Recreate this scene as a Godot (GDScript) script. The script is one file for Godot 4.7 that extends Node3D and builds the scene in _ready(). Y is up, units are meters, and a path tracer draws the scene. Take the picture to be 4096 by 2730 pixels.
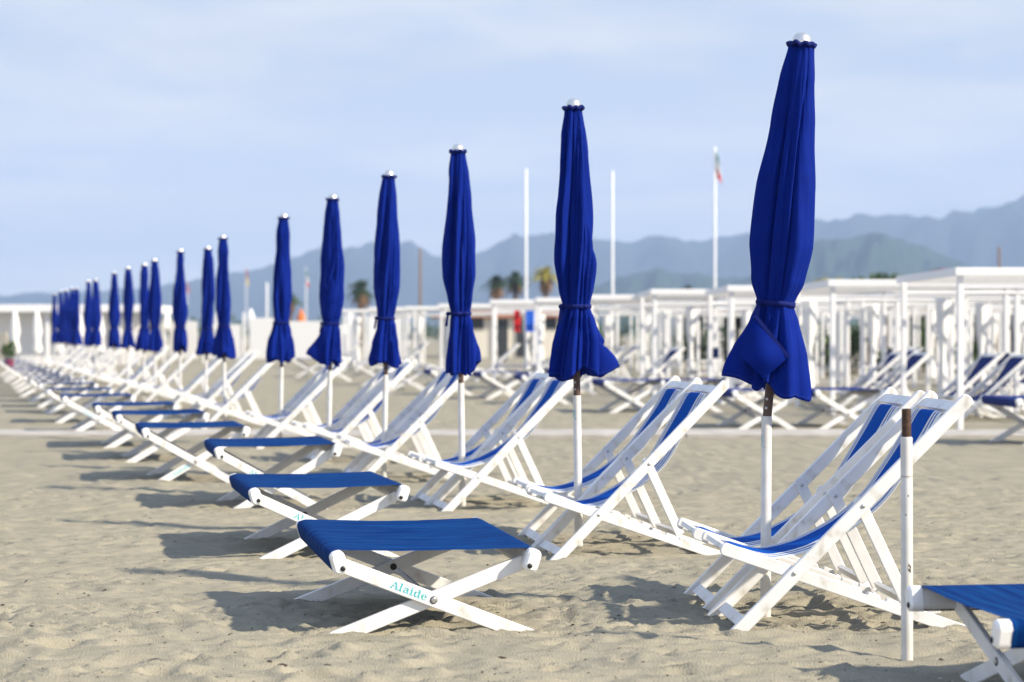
extends Node3D

# ------------------------------------------------------------------ helpers
var M := {}
var used := {}
var rng := RandomNumberGenerator.new()
var big_noise := FastNoiseLite.new()
var mid_noise := FastNoiseLite.new()
var rake_noise := FastNoiseLite.new()
var fine_noise := FastNoiseLite.new()

func numbered(called: String) -> String:
	if not used.has(called):
		used[called] = 0
		return called
	used[called] += 1
	return "%s_%03d" % [called, used[called]]

func tag(o: Node3D, label: String, category: String, group := "", kind := "") -> Node3D:
	o.set_meta("label", label)
	if category: o.set_meta("category", category)
	if group: o.set_meta("group", group)
	if kind: o.set_meta("kind", kind)
	return o

func thing(called: String, label: String, category: String, at := Vector3.ZERO, turn := 0.0, group := "") -> Node3D:
	var o := Node3D.new()
	o.name = numbered(called)
	add_child(o)
	o.position = at
	o.rotation.y = turn
	tag(o, label, category, group)
	return o

func copy_of(src: Node3D, called: String, label: String, at: Vector3, turn: float, group := "") -> Node3D:
	var r: Node3D = src.duplicate()
	r.name = numbered(called)
	add_child(r)
	r.position = at
	r.rotation = Vector3(0, turn, 0)
	r.set_meta("label", label)
	if group: r.set_meta("group", group)
	return r

func part(called: String, mesh: Mesh, mat: Material, parent: Node, at := Transform3D()) -> MeshInstance3D:
	var o := MeshInstance3D.new()
	o.name = called if parent != self else numbered(called)
	o.mesh = mesh
	o.material_override = mat
	o.transform = at
	parent.add_child(o, true)
	return o

func structure(called: String, mesh: Mesh, mat: Material, label: String) -> MeshInstance3D:
	var o := part(called, mesh, mat, self)
	o.set_meta("kind", "structure")
	o.set_meta("label", label)
	return o

func st_new() -> SurfaceTool:
	var st := SurfaceTool.new()
	st.begin(Mesh.PRIMITIVE_TRIANGLES)
	return st

func tri(st: SurfaceTool, a: Vector3, b: Vector3, c: Vector3, out: Vector3) -> void:
	if (b - a).cross(c - a).dot(out) > 0.0:
		st.add_vertex(a); st.add_vertex(c); st.add_vertex(b)
	else:
		st.add_vertex(a); st.add_vertex(b); st.add_vertex(c)

func quad(st: SurfaceTool, a: Vector3, b: Vector3, c: Vector3, d: Vector3, out: Vector3) -> void:
	tri(st, a, b, c, out); tri(st, a, c, d, out)

func done(st: SurfaceTool) -> ArrayMesh:
	st.generate_normals()
	return st.commit()

# a board cut to an outline in x/y, between z0 and z1, with chamfered edges
func plate(poly: PackedVector2Array, z0: float, z1: float, bev := 0.003) -> ArrayMesh:
	var st := st_new()
	add_plate(st, poly, z0, z1, bev)
	return done(st)

func add_plate(st: SurfaceTool, poly_in: PackedVector2Array, z0: float, z1: float, bev := 0.003) -> void:
	var poly := poly_in.duplicate()
	if Geometry2D.is_polygon_clockwise(poly):
		poly.reverse()
	var n := poly.size()
	var inner := PackedVector2Array()
	var normals := PackedVector2Array()
	for i in n:
		var a := poly[(i + n - 1) % n]; var b := poly[i]; var c := poly[(i + 1) % n]
		var e1 := (b - a).normalized(); var e2 := (c - b).normalized()
		var n1 := Vector2(e1.y, -e1.x); var n2 := Vector2(e2.y, -e2.x)
		var m := (n1 + n2)
		m = n1 if m.length() < 0.05 else m.normalized()
		var k: float = bev / maxf(0.5, m.dot(n1))
		inner.append(b - m * k)
		normals.append(n2)
	st.set_smooth_group(-1)
	var idx := Geometry2D.triangulate_polygon(inner)
	for i in range(0, idx.size(), 3):
		var a := inner[idx[i]]; var b := inner[idx[i + 1]]; var c := inner[idx[i + 2]]
		tri(st, Vector3(a.x, a.y, z1), Vector3(b.x, b.y, z1), Vector3(c.x, c.y, z1), Vector3(0, 0, 1))
		tri(st, Vector3(a.x, a.y, z0), Vector3(b.x, b.y, z0), Vector3(c.x, c.y, z0), Vector3(0, 0, -1))
	for i in n:
		var j := (i + 1) % n
		var a := poly[i]; var b := poly[j]; var ai := inner[i]; var bi := inner[j]
		var o3 := Vector3(normals[i].x, normals[i].y, 0)
		quad(st, Vector3(a.x, a.y, z0 + bev), Vector3(b.x, b.y, z0 + bev), Vector3(b.x, b.y, z1 - bev), Vector3(a.x, a.y, z1 - bev), o3)
		quad(st, Vector3(a.x, a.y, z1 - bev), Vector3(b.x, b.y, z1 - bev), Vector3(bi.x, bi.y, z1), Vector3(ai.x, ai.y, z1), o3 + Vector3(0, 0, 1))
		quad(st, Vector3(a.x, a.y, z0 + bev), Vector3(b.x, b.y, z0 + bev), Vector3(bi.x, bi.y, z0), Vector3(ai.x, ai.y, z0), o3 - Vector3(0, 0, 1))

func rect_poly(w: float, h: float) -> PackedVector2Array:
	return PackedVector2Array([Vector2(-w / 2, -h / 2), Vector2(w / 2, -h / 2), Vector2(w / 2, h / 2), Vector2(-w / 2, h / 2)])

func round_poly(w: float, h: float, r: float, seg := 4) -> PackedVector2Array:
	var p := PackedVector2Array()
	for q in [[w / 2 - r, h / 2 - r, 0.0], [-w / 2 + r, h / 2 - r, PI / 2], [-w / 2 + r, -h / 2 + r, PI], [w / 2 - r, -h / 2 + r, PI * 1.5]]:
		for i in seg + 1:
			var a: float = q[2] + PI / 2 * i / seg
			p.append(Vector2(q[0] + r * cos(a), q[1] + r * sin(a)))
	return p

func cbox(w: float, h: float, d: float, bev := 0.004) -> ArrayMesh:
	return plate(rect_poly(w, h), -d / 2, d / 2, minf(bev, minf(w, minf(h, d)) * 0.3))

# turned shape from [radius, y] pairs
func lathe(pts: Array, seg := 20) -> ArrayMesh:
	var st := st_new()
	add_lathe(st, pts, seg)
	return done(st)

func add_lathe(st: SurfaceTool, pts: Array, seg := 20, at := Transform3D()) -> void:
	st.set_smooth_group(0)
	for k in pts.size() - 1:
		var r0: float = pts[k][0]; var y0: float = pts[k][1]; var r1: float = pts[k + 1][0]; var y1: float = pts[k + 1][1]
		var sharp: bool = absf(y1 - y0) < 1e-5 or absf(r1 - r0) < 1e-5
		st.set_smooth_group(k + 1 if sharp else 0)
		for i in seg:
			var a0 := TAU * i / seg; var a1 := TAU * (i + 1) / seg
			var d0 := Vector3(cos(a0), 0, sin(a0)); var d1 := Vector3(cos(a1), 0, sin(a1))
			var out := (d0 + d1) * (y1 - y0) + Vector3(0, -(r1 - r0) * 2.0, 0)
			if y1 < y0: out = -out if false else out
			var a := at * (d0 * r0 + Vector3(0, y0, 0)); var b := at * (d1 * r0 + Vector3(0, y0, 0))
			var c := at * (d1 * r1 + Vector3(0, y1, 0)); var d := at * (d0 * r1 + Vector3(0, y1, 0))
			var o := at.basis * out
			if r0 > 1e-6: tri(st, a, b, c, o)
			if r1 > 1e-6: tri(st, a, c, d, o)

# round bar between two points
func rod(a: Vector3, b: Vector3, r: float, seg := 10) -> ArrayMesh:
	var st := st_new()
	add_rod(st, a, b, r, r, seg)
	return done(st)

func add_rod(st: SurfaceTool, a: Vector3, b: Vector3, r0: float, r1: float, seg := 10) -> void:
	var y := (b - a).normalized()
	var x := y.cross(Vector3(0.31, 0.17, 0.93)).normalized()
	var z := x.cross(y)
	var t := Transform3D(Basis(x, y, z), a)
	var l := a.distance_to(b)
	add_lathe(st, [[0.0, 0.0], [r0, 0.0], [r1, l], [0.0, l]], seg, t)

func std(c: Color, rough := 0.6, spec := 0.5) -> StandardMaterial3D:
	var m := StandardMaterial3D.new()
	m.albedo_color = c.linear_to_srgb()
	m.roughness = rough
	m.metallic_specular = spec
	return m

func noise_tex(freq: float, a: Color, b: Color, size := 512, seed_ := 1, oct := 4) -> NoiseTexture2D:
	var n := FastNoiseLite.new()
	n.seed = seed_
	n.frequency = freq
	n.noise_type = FastNoiseLite.TYPE_SIMPLEX_SMOOTH
	n.fractal_octaves = oct
	var t := NoiseTexture2D.new()
	t.width = size; t.height = size; t.seamless = true; t.noise = n
	var g := Gradient.new()
	g.set_color(0, a); g.set_color(1, b)
	t.color_ramp = g
	return t

func catmull(p: Array, n: int) -> Array:
	var res := []
	var segs := p.size() - 1
	for i in n + 1:
		var t := float(i) / n * segs
		var k: int = mini(int(t), segs - 1)
		var f := t - k
		var p0: Vector2 = p[maxi(k - 1, 0)]; var p1: Vector2 = p[k]; var p2: Vector2 = p[k + 1]; var p3: Vector2 = p[mini(k + 2, segs)]
		res.append(p1.cubic_interpolate(p2, p0, p3, f))
	return res

# the smooth lie of the sand; footprints and rake marks are added on top of it in the ground mesh
func lie(x: float, z: float) -> float:
	return 0.016 * big_noise.get_noise_2d(x, z)

func on_sand(x: float, d: float, sink := 0.0) -> Vector3:
	return Vector3(x, lie(x, -d) - sink, -d)

# ------------------------------------------------------------------ materials
func make_materials() -> void:
	var w := std(Color(0.8, 0.8, 0.8), 0.42)          # painted wood and plastic
	w.albedo_texture = noise_tex(0.006, Color(0.93, 0.93, 0.92), Color(1, 1, 1), 512, 3, 5)
	w.uv1_triplanar = true; w.uv1_scale = Vector3.ONE * 1.7
	var wg: Gradient = (w.albedo_texture as NoiseTexture2D).color_ramp
	wg.offsets = PackedFloat32Array([0.0, 0.16, 0.3, 1.0])
	wg.colors = PackedColorArray([Color(0.78, 0.76, 0.72), Color(0.9, 0.89, 0.87), Color(0.95, 0.95, 0.95), Color(1, 1, 1)])
	M.white = w
	var w2 := std(Color(0.74, 0.74, 0.74), 0.5)
	w2.albedo_texture = noise_tex(0.01, Color(0.88, 0.87, 0.84), Color(1, 1, 1), 512, 31, 5)
	w2.uv1_triplanar = true; w2.uv1_scale = Vector3.ONE * 0.9
	M.white_aged = w2
	M.cap = std(Color(0.82, 0.82, 0.82), 0.3)
	M.post = std(Color(0.78, 0.78, 0.79), 0.5)
	M.canvas_white = std(Color(0.79, 0.79, 0.8), 0.9, 0.2)
	M.canvas_white.backlight_enabled = true
	M.canvas_white.backlight = Color(0.45, 0.45, 0.43)
	var nv := std(Color(0.001, 0.0155, 0.2), 0.8, 0.2)   # parasol cloth
	nv.albedo_texture = noise_tex(0.012, Color(0.86, 0.86, 0.9), Color(1, 1, 1), 512, 5, 4)
	nv.uv1_triplanar = true; nv.uv1_scale = Vector3.ONE * 1.3
	M.navy = nv
	M.navy_hem = std(Color(0.002, 0.009, 0.11), 0.8, 0.3)
	M.stitch = std(Color(0.012, 0.03, 0.2), 0.9, 0.2)
	# footstool cloth: faded threads that run with the length
	var sn := FastNoiseLite.new()
	sn.seed = 8; sn.frequency = 0.02; sn.fractal_octaves = 4
	var im := Image.create(256, 512, false, Image.FORMAT_RGB8)
	for y in 512:
		for x in 256:
			var v := sn.get_noise_2d(x * 0.25, y * 4.0) * 0.5 + 0.5
			var v2 := sn.get_noise_2d(x * 2.0 + 900.0, y * 2.0) * 0.5 + 0.5
			var k := clampf((v - 0.42) * 2.2, 0, 1) * 0.75 + v2 * 0.25
			im.set_pixel(x, y, Color(0.0007, 0.017, 0.105).lerp(Color(0.004, 0.066, 0.23), k).linear_to_srgb())
	var sc := StandardMaterial3D.new()
	sc.albedo_texture = ImageTexture.create_from_image(im)
	sc.roughness = 0.85; sc.metallic_specular = 0.15
	M.stool_cloth = sc
	M.stool_cloth_dark = std(Color(0.004, 0.02, 0.15), 0.75, 0.3)
	# striped deck chair cloth
	var bands := [[0.085, 0], [0.12, 1], [0.165, 0], [0.2, 1], [0.25, 0], [0.5, 1]]
	var im2 := Image.create(512, 64, false, Image.FORMAT_RGB8)
	for x in 512:
		var u: float = (x + 0.5) / 512.0
		u = minf(u, 1.0 - u)
		var on := 1
		for b in bands:
			if u < b[0]:
				on = b[1]
				break
		for y in 64:
			var g := sn.get_noise_2d(x * 3.0, y * 3.0) * 0.08
			var c := Color(0.003, 0.07, 0.35) if on else Color(0.72, 0.71, 0.67)
			c = Color(c.r * (1 + g), c.g * (1 + g), c.b * (1 + g))
			im2.set_pixel(x, y, c.linear_to_srgb())
	var ds := StandardMaterial3D.new()
	ds.albedo_texture = ImageTexture.create_from_image(im2)
	ds.roughness = 0.85; ds.metallic_specular = 0.15
	ds.backlight_enabled = true; ds.backlight = Color(0.12, 0.16, 0.3)
	M.stripes = ds
	M.navy_sling = std(Color(0.005, 0.02, 0.13), 0.8, 0.3)
	M.silver = std(Color(0.72, 0.7, 0.66), 0.32)
	M.silver.metallic = 0.9
	M.bolt = std(Color(0.5, 0.5, 0.5), 0.35); M.bolt.metallic = 0.8
	M.black = std(Color(0.012, 0.012, 0.014), 0.4)
	M.pole_brown = std(Color(0.085, 0.048, 0.032), 0.5)   # stained wood of the upper pole, bare between sleeve and cloth
	var ru := std(Color(0.11, 0.05, 0.028), 0.7)
	ru.albedo_texture = noise_tex(0.02, Color(0.45, 0.42, 0.4), Color(1.0, 1.0, 0.95), 256, 12, 5)
	ru.uv1_triplanar = true; ru.uv1_scale = Vector3.ONE * 6.0
	M.rust = ru
	M.teal = std(Color(0.9, 1.0, 1.0), 0.6)
	M.teal.albedo_texture = noise_tex(0.05, Color(0.04, 0.5, 0.56), Color(0.55, 0.84, 0.86), 512, 44, 4)
	M.teal.uv1_triplanar = true; M.teal.uv1_scale = Vector3.ONE * 4.0
	M.path = std(Color(0.5, 0.48, 0.46), 0.9, 0.2)
	M.path.albedo_texture = noise_tex(0.01, Color(0.8, 0.79, 0.77), Color(1, 1, 1), 512, 14, 5)
	M.path.uv1_triplanar = true; M.path.uv1_world_triplanar = true; M.path.uv1_scale = Vector3.ONE * 0.4
	# sand
	var sd := StandardMaterial3D.new()
	sd.albedo_color = Color(0.55, 0.515, 0.43).linear_to_srgb()
	sd.roughness = 0.95; sd.metallic_specular = 0.25
	sd.albedo_texture = noise_tex(0.12, Color(0.6, 0.6, 0.59), Color(1, 1, 1), 1024, 21, 3)
	sd.uv1_triplanar = true; sd.uv1_world_triplanar = true; sd.uv1_scale = Vector3.ONE * 1.9
	sd.heightmap_enabled = true
	sd.heightmap_texture = noise_tex(0.05, Color(0, 0, 0), Color(1, 1, 1), 1024, 22, 5)
	sd.heightmap_scale = 0.35
	sd.detail_enabled = true
	sd.detail_blend_mode = BaseMaterial3D.BLEND_MODE_MUL
	sd.detail_albedo = noise_tex(0.012, Color(0.86, 0.86, 0.84), Color(1, 0.985, 0.95), 1024, 23, 6)
	sd.detail_uv_layer = BaseMaterial3D.DETAIL_UV_2
	sd.uv2_triplanar = true; sd.uv2_world_triplanar = true; sd.uv2_scale = Vector3.ONE * 0.21
	M.sand = sd
	M.litter = std(Color(0.045, 0.034, 0.025), 0.9)
	M.shell = std(Color(0.62, 0.58, 0.5), 0.6)
	M.hill = std(Color(0.035, 0.05, 0.055), 0.95, 0.1)
	M.hill_near = std(Color(0.035, 0.06, 0.045), 0.95, 0.1)
	M.roof_red = std(Color(0.38, 0.15, 0.09), 0.9)
	M.ochre = std(Color(0.5, 0.32, 0.17), 0.9)
	M.pink = std(Color(0.55, 0.3, 0.2), 0.9)
	M.cream = std(Color(0.66, 0.62, 0.54), 0.9)
	M.shutter = std(Color(0.03, 0.035, 0.04), 0.6)
	M.leaf = std(Color(0.05, 0.085, 0.02), 0.8); M.leaf.backlight_enabled = true; M.leaf.backlight = Color(0.2, 0.25, 0.05)
	M.leaf_dark = std(Color(0.025, 0.05, 0.015), 0.8)
	M.leaf_yellow = std(Color(0.3, 0.27, 0.03), 0.8); M.leaf_yellow.backlight_enabled = true; M.leaf_yellow.backlight = Color(0.4, 0.35, 0.05)
	M.frond_dead = std(Color(0.2, 0.11, 0.045), 0.9)
	M.trunk = std(Color(0.1, 0.065, 0.04), 0.95)
	M.flag_green = std(Color(0.04, 0.28, 0.1), 0.9); M.flag_white = std(Color(0.78, 0.78, 0.76), 0.9); M.flag_red = std(Color(0.55, 0.03, 0.03), 0.9); M.flag_yellow = std(Color(0.7, 0.5, 0.03), 0.9)
	M.towel_red = std(Color(0.6, 0.02, 0.025), 0.95); M.towel_blue = std(Color(0.02, 0.12, 0.62), 0.95)
	M.orange = std(Color(0.6, 0.17, 0.04), 0.9)
	M.louvre = std(Color(0.55, 0.5, 0.4), 0.8)
	M.pot = std(Color(0.3, 0.03, 0.03), 0.7)

# ------------------------------------------------------------------ ground
func grid_line(fine_a: float, fine_b: float, step: float, lo: float, hi: float, grow: float) -> PackedFloat32Array:
	var mid := []
	var n := int(round((fine_b - fine_a) / step))
	for i in n + 1: mid.append(lerpf(fine_a, fine_b, float(i) / n))
	var up := []
	var s := step; var v := fine_b
	while v < hi:
		s *= grow
		v = minf(v + s, hi)
		up.append(v)
	var dn := []
	s = step; v = fine_a
	while v > lo:
		s *= grow
		v = maxf(v - s, lo)
		dn.append(v)
	dn.reverse()
	return PackedFloat32Array(dn + mid + up)

func make_ground() -> void:
	var xs := grid_line(-3.6, 3.9, 0.022, -4500.0, 4500.0, 1.065)
	var ds := grid_line(5.6, 13.5, 0.022, -60.0, 4800.0, 1.045)
	var nx := xs.size(); var nd := ds.size()
	var h := PackedFloat32Array()
	h.resize(nx * nd)
	for j in nd:
		var z := -ds[j]
		var far := absf(z) > 160.0
		for i in nx:
			var x := xs[i]
			if far or absf(x) > 120.0:
				h[j * nx + i] = -0.02
				continue
			var v := lie(x, z)
			if z > -45.0:
				var near := clampf(1.4 - absf(z) / 40.0, 0.0, 1.0)
				var warp := mid_noise.get_noise_2d(x * 0.7, z * 0.7)
				var rk := rake_noise.get_noise_2d(x * 0.55 + warp * 0.5, z * 7.5 + warp * 1.2)   # rake marks run across
				var ridge := 1.0 - absf(rk) * 2.0
				v += near * (0.017 * ridge * clampf(0.75 + 1.2 * warp, 0.15, 1.3) + 0.015 * mid_noise.get_noise_2d(x * 2.2, z * 4.6))
				v += near * 0.0042 * sin(z * 74.0 + 7.0 * mid_noise.get_noise_2d(x * 0.35, z * 0.5) + 1.2 * warp) * clampf(0.5 + 1.6 * big_noise.get_noise_2d(x * 2.0 + 31.0, z * 2.0), 0.0, 1.0)
				if z > -16.0:
					v += 0.005 * fine_noise.get_noise_2d(x * 9.0, z * 26.0)
			h[j * nx + i] = v
	# footprints and scuffs: hollows with a soft raised lip
	var r := RandomNumberGenerator.new()
	r.seed = 77
	for k in 4300:
		var d := 5.6 + pow(r.randf(), 1.3) * 14.0
		var x := r.randf_range(-0.32, 0.36) * d
		var a := r.randf_range(0.05, 0.13); var b := a * r.randf_range(0.35, 0.7)
		var ang := r.randf_range(-0.5, 0.5) if r.randf() < 0.7 else r.randf() * PI
		var deep := r.randf_range(0.007, 0.02)
		if x > 0.5 and d > 8.5:      # beside the deck chairs: short scuffs
			a *= 0.6; b *= 0.45; deep *= 0.8; ang = r.randf_range(-0.6, 0.1)
		if k >= 1100:                # short scuffs and heel marks, thick beside the deck chairs
			d = 7.6 + r.randf() * r.randf() * 11.0
			x = r.randf_range(0.02, 0.34) * d if k < 3300 else r.randf_range(-0.3, 0.05) * d
			a = r.randf_range(0.035, 0.075); b = a * r.randf_range(0.3, 0.5); deep = r.randf_range(0.006, 0.014); ang = r.randf_range(-0.7, 0.3)
		if k < 150:                  # deep footprints in the open sand before the footstools
			d = r.randf_range(5.9, 8.4); x = r.randf_range(-0.3, -0.03) * d
			a = r.randf_range(0.07, 0.13); b = a * r.randf_range(0.45, 0.75); deep = r.randf_range(0.01, 0.022); ang = r.randf_range(-0.4, 0.4)
		var ca := cos(ang); var sa := sin(ang)
		var i0 := xs.bsearch(x - a * 1.9); var i1 := xs.bsearch(x + a * 1.9)
		var j0 := ds.bsearch(d - a * 1.9); var j1 := ds.bsearch(d + a * 1.9)
		for j in range(j0, mini(j1, nd)):
			for i in range(i0, mini(i1, nx)):
				var dx := xs[i] - x; var dz := ds[j] - d
				var u := (dx * ca + dz * sa) / a; var w := (-dx * sa + dz * ca) / b
				var q := u * u + w * w
				if q < 3.6:
					h[j * nx + i] += deep * (-exp(-q * 1.6) * 1.25 + 0.45 * exp(-(q - 1.7) * (q - 1.7) * 2.2))
	for c in [[1.085, 8.15, 0.26, 0.03], [0.375, 10.7, 0.3, 0.02], [-0.345, 13.3, 0.3, 0.02], [1.46, 7.05, 0.14, 0.012]]:   # hollows scooped round the poles
		for j in range(ds.bsearch(c[1] - 0.9), ds.bsearch(c[1] + 0.9)):
			for i in range(xs.bsearch(c[0] - 0.9), xs.bsearch(c[0] + 0.9)):
				var q2: float = (pow(xs[i] - c[0], 2.0) + pow(ds[j] - c[1], 2.0)) / (c[2] * c[2])
				h[j * nx + i] -= c[3] * exp(-q2)
	var verts := PackedVector3Array(); verts.resize(nx * nd)
	var norms := PackedVector3Array(); norms.resize(nx * nd)
	for j in nd:
		for i in nx:
			var p := j * nx + i
			verts[p] = Vector3(xs[i], h[p], -ds[j])
			var ia := maxi(i - 1, 0); var ib := mini(i + 1, nx - 1); var ja := maxi(j - 1, 0); var jb := mini(j + 1, nd - 1)
			var gx := (h[j * nx + ib] - h[j * nx + ia]) / (xs[ib] - xs[ia])
			var gd := (h[jb * nx + i] - h[ja * nx + i]) / (ds[jb] - ds[ja])
			norms[p] = Vector3(-gx, 1.0, gd).normalized()
	var idx := PackedInt32Array(); idx.resize((nx - 1) * (nd - 1) * 6)
	var q := 0
	for j in nd - 1:
		for i in nx - 1:
			var a := j * nx + i
			idx[q] = a; idx[q + 1] = a + nx; idx[q + 2] = a + 1
			idx[q + 3] = a + 1; idx[q + 4] = a + nx; idx[q + 5] = a + nx + 1
			q += 6
	var arr := []
	arr.resize(Mesh.ARRAY_MAX)
	arr[Mesh.ARRAY_VERTEX] = verts; arr[Mesh.ARRAY_NORMAL] = norms; arr[Mesh.ARRAY_INDEX] = idx
	var mesh := ArrayMesh.new()
	mesh.add_surface_from_arrays(Mesh.PRIMITIVE_TRIANGLES, arr)
	structure("beach_ground", mesh, M.sand, "raked beige beach sand with footprints and ripples")
	# debris
	var pb := st_new()
	pb.set_smooth_group(-1)
	var oct := [Vector3(1, 0, 0), Vector3(-0.8, 0, 0.1), Vector3(0.1, 0.5, 0), Vector3(0, -0.4, 0), Vector3(0.2, 0, 0.7), Vector3(-0.1, 0, -0.6)]
	for f in [[0, 2, 4], [4, 2, 1], [1, 2, 5], [5, 2, 0], [0, 3, 4], [4, 3, 1], [1, 3, 5], [5, 3, 0]]:
		tri(pb, oct[f[0]], oct[f[1]], oct[f[2]], oct[f[0]] + oct[f[1]] + oct[f[2]])
	var pm := done(pb)
	for kind in 2:
		var mm := MultiMesh.new()
		mm.transform_format = MultiMesh.TRANSFORM_3D
		mm.mesh = pm
		mm.instance_count = 2600 if kind == 0 else 260
		for k in mm.instance_count:
			var d := 5.7 + pow(r.randf(), 1.5) * 9.0
			var x := r.randf_range(-0.31, 0.33) * d
			var i := clampi(xs.bsearch(x), 0, nx - 1); var j := clampi(ds.bsearch(d), 0, nd - 1)
			var s := r.randf_range(0.002, 0.0065) * (1.0 if r.randf() < 0.93 else 2.2)
			var long := r.randf_range(0.8, 2.6) if kind == 0 else 1.2
			var bs := Basis.from_euler(Vector3(0, r.randf() * TAU, 0)).scaled_local(Vector3(s * long, s * 0.8, s))
			mm.set_instance_transform(k, Transform3D(bs, Vector3(xs[i], h[j * nx + i] + s * 0.1, -ds[j])))
		var o := MultiMeshInstance3D.new()
		o.name = "beach_litter" if kind == 0 else "shell_grit"
		o.multimesh = mm
		o.material_override = M.litter if kind == 0 else M.shell
		add_child(o)
		tag(o, "dark specks of driftwood and dry weed strewn over the sand" if kind == 0 else "pale crumbs of broken shell strewn over the sand", "", "", "stuff")

func make_paths() -> void:
	for p in [[22.6, 1.15, -60.0, 60.0, "pale concrete walkway running past the first row of pergolas"], [46.0, 1.2, 2.0, 60.0, "pale concrete walkway farther back between the pergolas"]]:
		var st := st_new()
		st.set_smooth_group(-1)
		var o := Node3D.new()
		o.name = numbered("path")
		add_child(o)
		o.set_meta("kind", "structure"); o.set_meta("label", p[4])
		var slab := cbox(1.985, 0.06, p[1], 0.008)
		var n := int((p[3] - p[2]) / 2.0)
		for i in n:
			var x: float = p[2] + 2.0 * i + 1.0
			if absf(x) > p[0] * 0.36 + 4.0: continue
			part("slab", slab, M.path, o, Transform3D(Basis(Vector3.UP, 0.0), Vector3(x, 0.003 + 0.004 * sin(i * 2.1), -p[0])))

# ------------------------------------------------------------------ hills
func ridge_hill(called: String, pts: Array, dist: float, depth: float, mat: Material, label: String, seed_: int) -> void:
	# pts: [bearing as x per metre of distance, height above the eye per metre of distance]
	var n := FastNoiseLite.new()
	n.seed = seed_; n.frequency = 1.0; n.fractal_octaves = 5
	var cols := 260; var rows := 26
	var x0: float = pts[0][0]; var x1: float = pts[-1][0]
	var st := st_new()
	st.set_smooth_group(0)
	var g := []
	for i in cols + 1:
		var b := lerpf(x0, x1, float(i) / cols)
		var k := 0
		while k < pts.size() - 2 and pts[k + 1][0] < b: k += 1
		var t: float = clampf((b - pts[k][0]) / (pts[k + 1][0] - pts[k][0]), 0, 1)
		t = t * t * (3 - 2 * t) * 0.5 + t * 0.5
		var hh: float = lerpf(pts[k][1], pts[k + 1][1], t) * dist
		hh *= 1.0 + 0.03 * n.get_noise_1d(b * 120.0)
		var col := []
		for j in rows + 1:
			var v := float(j) / rows * 1.6      # 1.0 is the crest line
			var up := sin(minf(v, 1.0) * PI / 2) if v <= 1.0 else 1.0 - (v - 1.0) * 1.3
			var spur := n.get_noise_2d(b * 45.0, v * 2.0) * 0.22 * (1.0 - absf(v - 0.5) * 1.6) if v < 1.0 else 0.0
			col.append(Vector3(b * dist * (0.75 + 0.25 * minf(v, 1.0)) , maxf(-5.0, (hh + 1.2) * (up + spur)), -(dist - depth * (1.0 - v))))
		g.append(col)
	for i in cols:
		for j in rows:
			quad(st, g[i][j], g[i + 1][j], g[i + 1][j + 1], g[i][j + 1], Vector3(0, 1, 0.6))
	structure(called, done(st), mat, label)

func make_hills() -> void:
	var far := []
	for p in [[-900, 660], [-300, 668], [0, 680], [300, 668], [540, 632], [640, 612], [700, 592], [790, 572], [890, 561], [940, 563], [1000, 590], [1025, 600], [1110, 576], [1180, 553], [1250, 540], [1310, 547], [1370, 565], [1430, 565], [1510, 548], [1560, 553], [1620, 556], [1700, 543], [1770, 520], [1860, 502], [1920, 516], [2000, 494], [2060, 500], [2110, 515], [2135, 507], [2230, 488], [2300, 470], [2353, 456], [2480, 430], [2700, 440], [3000, 470], [3500, 500]]:
		far.append([(p[0] - 1176.0) / 4400.0, (765.0 - p[1]) / 4400.0])
	ridge_hill("mountain_range", far, 4200.0, 1200.0, M.hill, "hazy blue mountain range along the horizon", 4)
	var near := []
	for p in [[1280, 700], [1420, 640], [1510, 622], [1600, 636], [1700, 642], [1790, 598], [1860, 572], [1930, 551], [2000, 545], [2060, 552], [2130, 574], [2190, 598], [2250, 628], [2330, 650], [2500, 660], [2800, 700]]:
		near.append([(p[0] - 1176.0) / 4400.0, (765.0 - p[1]) / 4400.0])
	ridge_hill("near_hill", near, 2300.0, 600.0, M.hill_near, "rounded bluish green hill in front of the mountain range", 9)

# ------------------------------------------------------------------ deck chair
var P_DIR := Vector2(0.709, 0.705)
var P_NRM := Vector2(-0.705, 0.709)

func chair_long_rail() -> PackedVector2Array:
	var w := 0.0275
	var l := 1.331
	var poly := PackedVector2Array()
	var foot := -0.02
	poly.append(P_NRM * w + P_DIR * ((foot - P_NRM.y * w) / P_DIR.y))
	poly.append(-P_NRM * w + P_DIR * ((foot + P_NRM.y * w) / P_DIR.y))
	for i in 9:
		var a := -PI / 2 + PI * i / 8.0
		poly.append(P_DIR * (l - 0.018 + 0.018 * cos(a)) - P_NRM * w * -sin(a))
	return poly

func chair_seat_rail() -> PackedVector2Array:
	var a := Vector2(-0.062, 0.338); var b := Vector2(0.875, 0.012)
	var d := (b - a).normalized(); var n := Vector2(-d.y, d.x); var w := 0.0255
	var poly := PackedVector2Array()
	for i in 7:
		var t := PI / 2 + PI * i / 6.0
		poly.append(a + d * (0.018 + 0.018 * cos(t)) + n * w * sin(t))
	var foot := -0.02
	var s1 := (foot - (a - n * w).y) / d.y
	poly.append(a - n * w + d * s1)
	var s2 := (foot - (a + n * w).y) / d.y
	poly.append(a + n * w + d * s2)
	for u in [0.77, 0.69, 0.61]:     # notches for the prop
		for q in [[0.014, 0.0], [0.012, -0.014], [-0.008, -0.016], [-0.02, 0.0]]:
			poly.append(a + d * (u + q[0]) + n * (w + q[1]))
	return poly

func bar_at(p: Vector2, along: Vector2, wide: float, thick: float, length: float) -> Transform3D:
	return Transform3D(Basis(Vector3(0, 0, 1), atan2(along.y, along.x)), Vector3(p.x, p.y, 0))

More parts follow.
